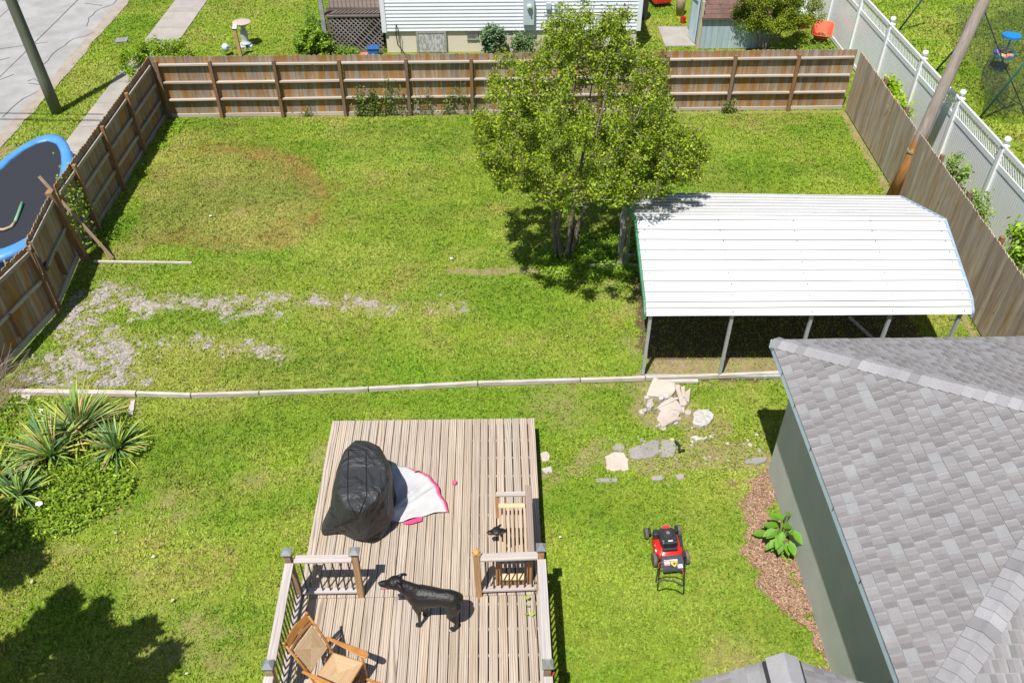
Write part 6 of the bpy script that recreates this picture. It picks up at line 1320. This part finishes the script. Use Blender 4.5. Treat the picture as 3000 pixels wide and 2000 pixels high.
for k in range(26):
    p = G(random.uniform(1860, 2230), random.uniform(1265, 1350)); r = random.uniform(.02, .05); mb = MB(); mb.lathe([(r*.7, -.01), (r, .01), (r*.6, r*.6), (0, r*.7)], p, 7, tint=tn()); tag(mb.build('stone', m_slab if k % 3 else m_slate, None), 'small loose stone in the worn path by the grey house', 'stone', 'loose stones of the worn path')
mb = MB(); P = [G(1978, 1292, .03), G(1990, 1305, .07), G(1990, 1322, .06), G(2004, 1318, .03)]; mb.tube(P, .03, 6); tag(mb.build('torn_fabric', m_black, None), 'torn black fabric strip at the end of the slate slab', 'fabric')
# ======================= UTILITY POST BY THE TREE =======================
up_ = thing('utility_post', 'grey wooden post with a meter box and hanging cables beside the carport', 'post', tuple(G(1816, 778))); b0 = G(1816, 778)
mb = MB(); mb.beam(b0, b0+Vector((.02, .02, 2.0)), .075, .075, (0, 1, 0), tint=(.8, .85, .92, .3)); mb.build('post', w_rail_y, up_)
mb = MB(); mb.box(b0+Vector((.0, -.10, 1.75)), (.16, .10, .3)); mb.build('meter_box', m_panel, up_, bevel=.01)
for k in range(6):
    dx = .05+.02*k; mb = MB(); mb.tube([b0+Vector((dx, -.08, 1.8)), b0+Vector((dx+.015*math.sin(k), -.09, 1.0)), b0+Vector((dx+.02, -.08, .1))], .006, 5); mb.build('cable', m_galv if k % 2 else m_twig, up_)
mb = MB(); mb.tube([b0+Vector((-.02, -.1, 1.6))]+[b0+Vector((-.09-.03*math.sin(t), -.1, 1.5-t*.09)) for t in np.linspace(0, 6, 12)], .006, 5); mb.build('cable', m_galv, up_)
# ======================= BIRD BATH, DRAIN, STAKE =======================
bb = G(722, 134); m_bath = mat('pale_bath_concrete', (.50, .53, .56), (.40, .42, .43), .85, 10, bmp=.4)
bth = thing('bird_bath', 'pale concrete bird bath on a baluster foot in the neighbouring lawn', 'bird bath', bb)
mb = MB(); mb.box(bb+Vector((0, 0, .02)), (.42, .42, .05), rz=.2); mb.build('base', m_bath, bth, bevel=.01)
mb = MB(); mb.lathe([(.17, .04), (.18, .10), (.12, .16), (.10, .2), (.13, .34), (.12, .46), (.08, .58), (.07, .66), (.11, .70)], bb, 20); mb.build('pedestal', m_bath, bth, smooth=True, autos=50)
mb = MB(); mb.lathe([(.08, .69), (.2, .73), (.29, .79), (.31, .82), (.29, .83)], bb, 28); mb.build('bowl', mat('bath_rim', (.50, .40, .35), (.44, .36, .32), .85, 10), bth, smooth=True, autos=50)
mb = MB(); mb.lathe([(.285, .826), (.27, .80), (.15, .785), (0, .78)], bb, 28); mb.build('basin', mat('bath_basin', (.36, .20, .17), (.28, .15, .12), .6, 8), bth, smooth=True, autos=50)
sk = G(706, 166); mb = MB(); mb.beam(sk-Vector((0, 0, .0)), sk+Vector((-.02, 0, .95)), .10, .10, (0, 1, 0), tint=tn(.2)); stk = mb.build('wooden_stake', w_dpost, None); tag(stk, 'wooden post with a metal cap in front of the bird bath', 'post')
mb = MB(); mb.box(sk+Vector((.0, .02, 1.0)), (.16, .2, .07), rx=.5); mb.build('metal_cap', m_galv, stk, bevel=.01)
mb = MB(); mb.tube([sk+Vector((-.05, -.0, .35)), sk+Vector((-.5, .0, .33))], .015, 6); mb.tube([sk+Vector((.05, -.0, .2)), sk+Vector((.4, .0, .2))], .015, 6); mb.build('cross_rod', m_black, stk)
mb = MB(); pq = G(730, 155); mb.box((pq.x, pq.y, .22), (.12, .1, .06)); mb.build('blue_tap', m_blue, stk)
pg = G(666, 163); mb = MB(); mb.lathe([(.08, .0), (.13, .12), (.12, .2), (.05, .26), (0, .27)], pg+Vector((0, 0, .15)), 18); tag(mb.build('glass_globe', mat('pale_glass', (.55, .68, .80), rough=.1), None, True), 'shiny pale blue glass globe behind the back fence', 'globe')
dc = G(357, 120); mb = MB(); mb.box(dc+Vector((0, 0, .025)), (.42, .34, .05), rz=.1); dn = mb.build('drain_cover', mat('grey_blue_cover', (.24, .30, .36), (.18, .22, .26)), None, bevel=.02); tag(dn, 'grey square drain cover in the verge grass', 'drain cover')
mb = MB(); mb.box(dc+Vector((0, 0, .053)), (.2, .12, .008), rz=.1); mb.build('badge', mat('rusty_badge', (.4, .2, .16)), dn)
# litter
m_paper = mat('white_paper', (.70, .74, .72)); L_ = (('white scrap of paper in the grass left of the deck', 450, 1631, .06), ('white scrap of paper in the grass right of the deck', 1640, 1573, .05), ('pale blue lid lying in the middle of the lawn', 1322, 757, .08), ('small white stone below the pale blue lid', 1333, 770, .03),
     ('white scrap inside the brown grass ring', 615, 633, .08), ('pale scrap under the side fence', 419, 482, .07), ('tan dead leaf at the lower left near the tree shadow', 92, 1705, .08), ('curled pale leaf in the lawn between shadow and deck', 505, 1757, .06), ('tiny white scrap at the lower lawn', 548, 1972, .04), ('tiny green white scrap in the left lawn', 337, 1562, .035), ('white flower head in the yucca bed', 120, 1203, .10), ('white flower head at the bottom of the yucca bed', 113, 1477, .11))
for lab, a, b_, s_ in L_:
    p = G(a, b_, .05 if 'flower' not in lab else .2); mb = MB(); k0 = 7; ang = [2*math.pi*k/k0 for k in range(k0)]; mb.slab([p+Vector((math.cos(t)*s_*random.uniform(.3, .75), math.sin(t)*s_*random.uniform(.2, .6), random.uniform(-.01, .02))) for t in ang], (0, 0, .008)); tag(mb.build('flower' if 'flower' in lab else 'leaf' if 'leaf' in lab else 'scrap', mat('tan_leaf', (.55, .45, .25)) if 'leaf' in lab else m_paper, None), lab, 'flower' if 'flower' in lab else 'leaf' if 'leaf' in lab else 'litter')
# ivy sprig on the deck railing
iv = thing('ivy_sprig', 'ivy sprig with three leaves hanging inside the deck railing corner', 'ivy', (.47, 6.9, DZ)); mb = MB(); mb.tube([(.50, 7.30, DZ+.4), (.46, 7.15, DZ+.12), (.44, 6.85, DZ+.06), (.47, 6.5, DZ+.02)], .004, 5); mb.build('stem', m_twig, iv)
P = np.array([(.40, 7.12, DZ+.13), (.40, 6.98, DZ+.06), (.42, 6.82, DZ+.06), (.38, 6.84, DZ+.07), (.42, 7.5, DZ+.3)]); leaf_mesh('leaves', P, .08, leafcols(5, (.30, .46, .05), (.42, .56, .08)), m_leaf, iv, up=2, aspect=.9)
# ======================= EAST YARD: NET, POLES, BASKET =======================
m_net, n, b = new_mat('black_netting'); b.inputs['Base Color'].default_value = (.02, .025, .022, 1); b.inputs['Roughness'].default_value = .8
tc = n.nodes.new('ShaderNodeTexCoord'); w1 = n.nodes.new('ShaderNodeTexWave'); w1.inputs['Scale'].default_value = 9; w1.bands_direction = 'DIAGONAL'; n.links.new(tc.outputs['UV'], w1.inputs[0])
mp = n.nodes.new('ShaderNodeMapping'); mp.inputs['Rotation'].default_value = (0, 0, math.pi/2); n.links.new(tc.outputs['UV'], mp.inputs[0]); w2 = n.nodes.new('ShaderNodeTexWave'); w2.inputs['Scale'].default_value = 9; w2.bands_direction = 'DIAGONAL'; n.links.new(mp.outputs[0], w2.inputs[0])
mx_ = node(n, 'ShaderNodeMath', operation='MAXIMUM'); n.links.new(w1.outputs[1], mx_.inputs[0]); n.links.new(w2.outputs[1], mx_.inputs[1]); al = ramp(n, mx_.outputs[0], .90, .97); n.links.new(al, b.inputs['Alpha'])
def netsheet(name, c00, c10, c01, c11, sag, parent, nu=24):
    c00, c10, c01, c11 = map(Vector, (c00, c10, c01, c11)); mb = MB()
    def fn_(u_, v_): p = c00.lerp(c10, u_).lerp(c01.lerp(c11, u_), v_); return p+Vector((.12*math.sin(v_*9+u_*3), .1*math.sin(u_*11), -sag*math.sin(u_*math.pi)*(.4+.6*v_)))
    mb.grid(fn_, nu, nu); o = mb.build(name, m_net, parent, smooth=True); uv = o.data.uv_layers.new(name='UVMap'); Lu, Lv = (c10-c00).length, (c01-c00).length
    co = []
    for poly in o.data.polygons:
        for vi in poly.vertices: i, j = divmod(vi, nu+1); co += [i/nu*Lu, j/nu*Lv]
    uv.data.foreach_set('uv', co); return o
m_gp = mat('dark_green_tube', (.02, .10, .085), (.015, .075, .065), .45, 10)
nf = thing('netting_cage', 'sagging black practice net on leaning dark green poles beyond the white fence', 'net', (15, 25, 0))
pa = [(G(2865, 352), GY(3010, 175, 23.3)), (G(2742, 208), GY(2850, 85, 26.7)), (G(2633, 90), GY(2720, -25, 30.2))]
for a, b_ in pa: e = a+(b_-a)*1.35; mb = MB(); mb.tube([a, e], .032, 8); mb.build('pole', m_gp, nf, True)
mb = MB(); mb.tube([GY(2870, -5, 25), GY(2935, 170, 24.2), GY(3010, 350, 23.5)], .018, 6); mb.tube([GY(3010, 230, 24), GY(2950, 320, 23.2), GY(2920, 290, 23.4)], .014, 6); mb.tube([GY(2940, 275, 23.2), GY(3010, 320, 23)], .012, 6); mb.build('rope', m_black, nf)
netsheet('net', G(2780, 20, .9), G(3080, -60, .9), G(2890, 270, .9), G(3120, 300, .9), .5, nf)
netsheet('net', G(2900, 120, .2), G(2930, 135, .2), G(2870, 330, .1), G(2960, 340, .1), .05, nf)
mb = MB(); mb.tube([G(2752, 0, .6), G(2752, 45, .35), G(2790, 65, .25), G(2830, 60, .3)], .05, 8); mb.tube([G(2840, 105, .3), G(2870, 122, .25), G(2903, 118, .3), G(2898, 160, .12), G(2888, 200, .1)], .045, 8); mb.build('gathered_net', m_net, nf, True)
# long rope of bundled net overhead casting the soft band across the lawn
mb = MB(); mb.tube([tuple(G(2640, -10)+Vector((-.2*2.6, -.41*2.6, 2.6))), tuple(G(2760, 170)+Vector((-.2*2.6, -.41*2.6, 2.6))), tuple(G(2860, 280)+Vector((-.2*2.4, -.41*2.4, 2.4))), tuple(G(3010, 390)+Vector((-.2*2.4, -.41*2.4, 2.4)))], .06, 8)
dg_ = thing('disc_basket', 'blue chain basket on a post with coloured discs in the lawn beyond the white fence', 'disc basket', tuple(G(2925, 208)), 0); dp = G(2925, 208)
m_bb = mat('blue_metal', (.01, .22, .62), (.01, .18, .52), .4, 5)
mb = MB(); mb.tube([dp, dp+Vector((.0, 0, 1.15))], .028, 10); mb.build('post', m_bb, dg_, True)
for a in (0, 2.1, 4.2): mb = MB(); mb.tube([dp+Vector((0, 0, .14)), dp+Vector((math.cos(a)*.2, math.sin(a)*.2, .01))], .016, 6); mb.build('foot', m_bb, dg_)
mb = MB()
for zz, rr in ((.48, .30), (.56, .32), (.64, .33)): mb.tube([dp+Vector((math.cos(t)*rr, math.sin(t)*rr, zz)) for t in np.linspace(0, 2*math.pi, 25)], .009, 5, cap=False)
for k in range(20): t = k*math.pi/10; mb.tube([dp+Vector((0, 0, .46)), dp+Vector((math.cos(t)*.30, math.sin(t)*.30, .48)), dp+Vector((math.cos(t)*.33, math.sin(t)*.33, .66))], .006, 4, cap=False)
mb.build('basket', m_bb, dg_)
mb = MB()
for rr in (.10, .19, .28): mb.tube([dp+Vector((math.cos(t)*rr, math.sin(t)*rr, 1.15)) for t in np.linspace(0, 2*math.pi, 25)], .012, 5, cap=False)
mb.lathe([(.285, 1.13), (.29, 1.13), (.29, 1.19), (.285, 1.19)], dp, 28)
for k in range(14): t = k*math.pi/7; mb.tube([dp+Vector((0, 0, 1.16)), dp+Vector((math.cos(t)*.28, math.sin(t)*.28, 1.15))], .008, 4, cap=False)
mb.build('top_band', m_bb, dg_)
mb = MB()
for k in range(12): t = k*math.pi/6; mb.tube([dp+Vector((math.cos(t)*.26, math.sin(t)*.26, 1.13)), dp+Vector((math.cos(t)*.14, math.sin(t)*.14, .8)), dp+Vector((math.cos(t)*.05, math.sin(t)*.05, .6))], .005, 4, cap=False)
mb.build('chains', m_galv, dg_)
for i, (cn, col, ox, oy, oz) in enumerate((('purple', (.38, .10, .62), -.16, .10, .60), ('yellow', (.75, .62, .10), -.12, -.10, .56), ('orange', (.85, .32, .04), .10, -.14, .58), ('red', (.75, .12, .05), -.04, -.15, .53), ('sky blue', (.20, .45, .80), .17, .02, .57), ('salmon', (.75, .30, .20), .06, .14, .58))):
    mb = MB(Matrix.Translation(dp+Vector((ox, oy, oz))) @ Matrix.Rotation(random.uniform(-.5, .5), 4, 'X') @ Matrix.Rotation(random.uniform(-.4, .4), 4, 'Y')); mb.lathe([(.105, 0), (.107, .015), (.09, .022), (0, .024)], (0, 0, 0), 20); tag(mb.build('flying_disc', mat('disc_'+cn.replace(' ', '_'), col), None, True, autos=40), cn+' flying disc lying in the blue chain basket', 'disc', 'discs in the basket')
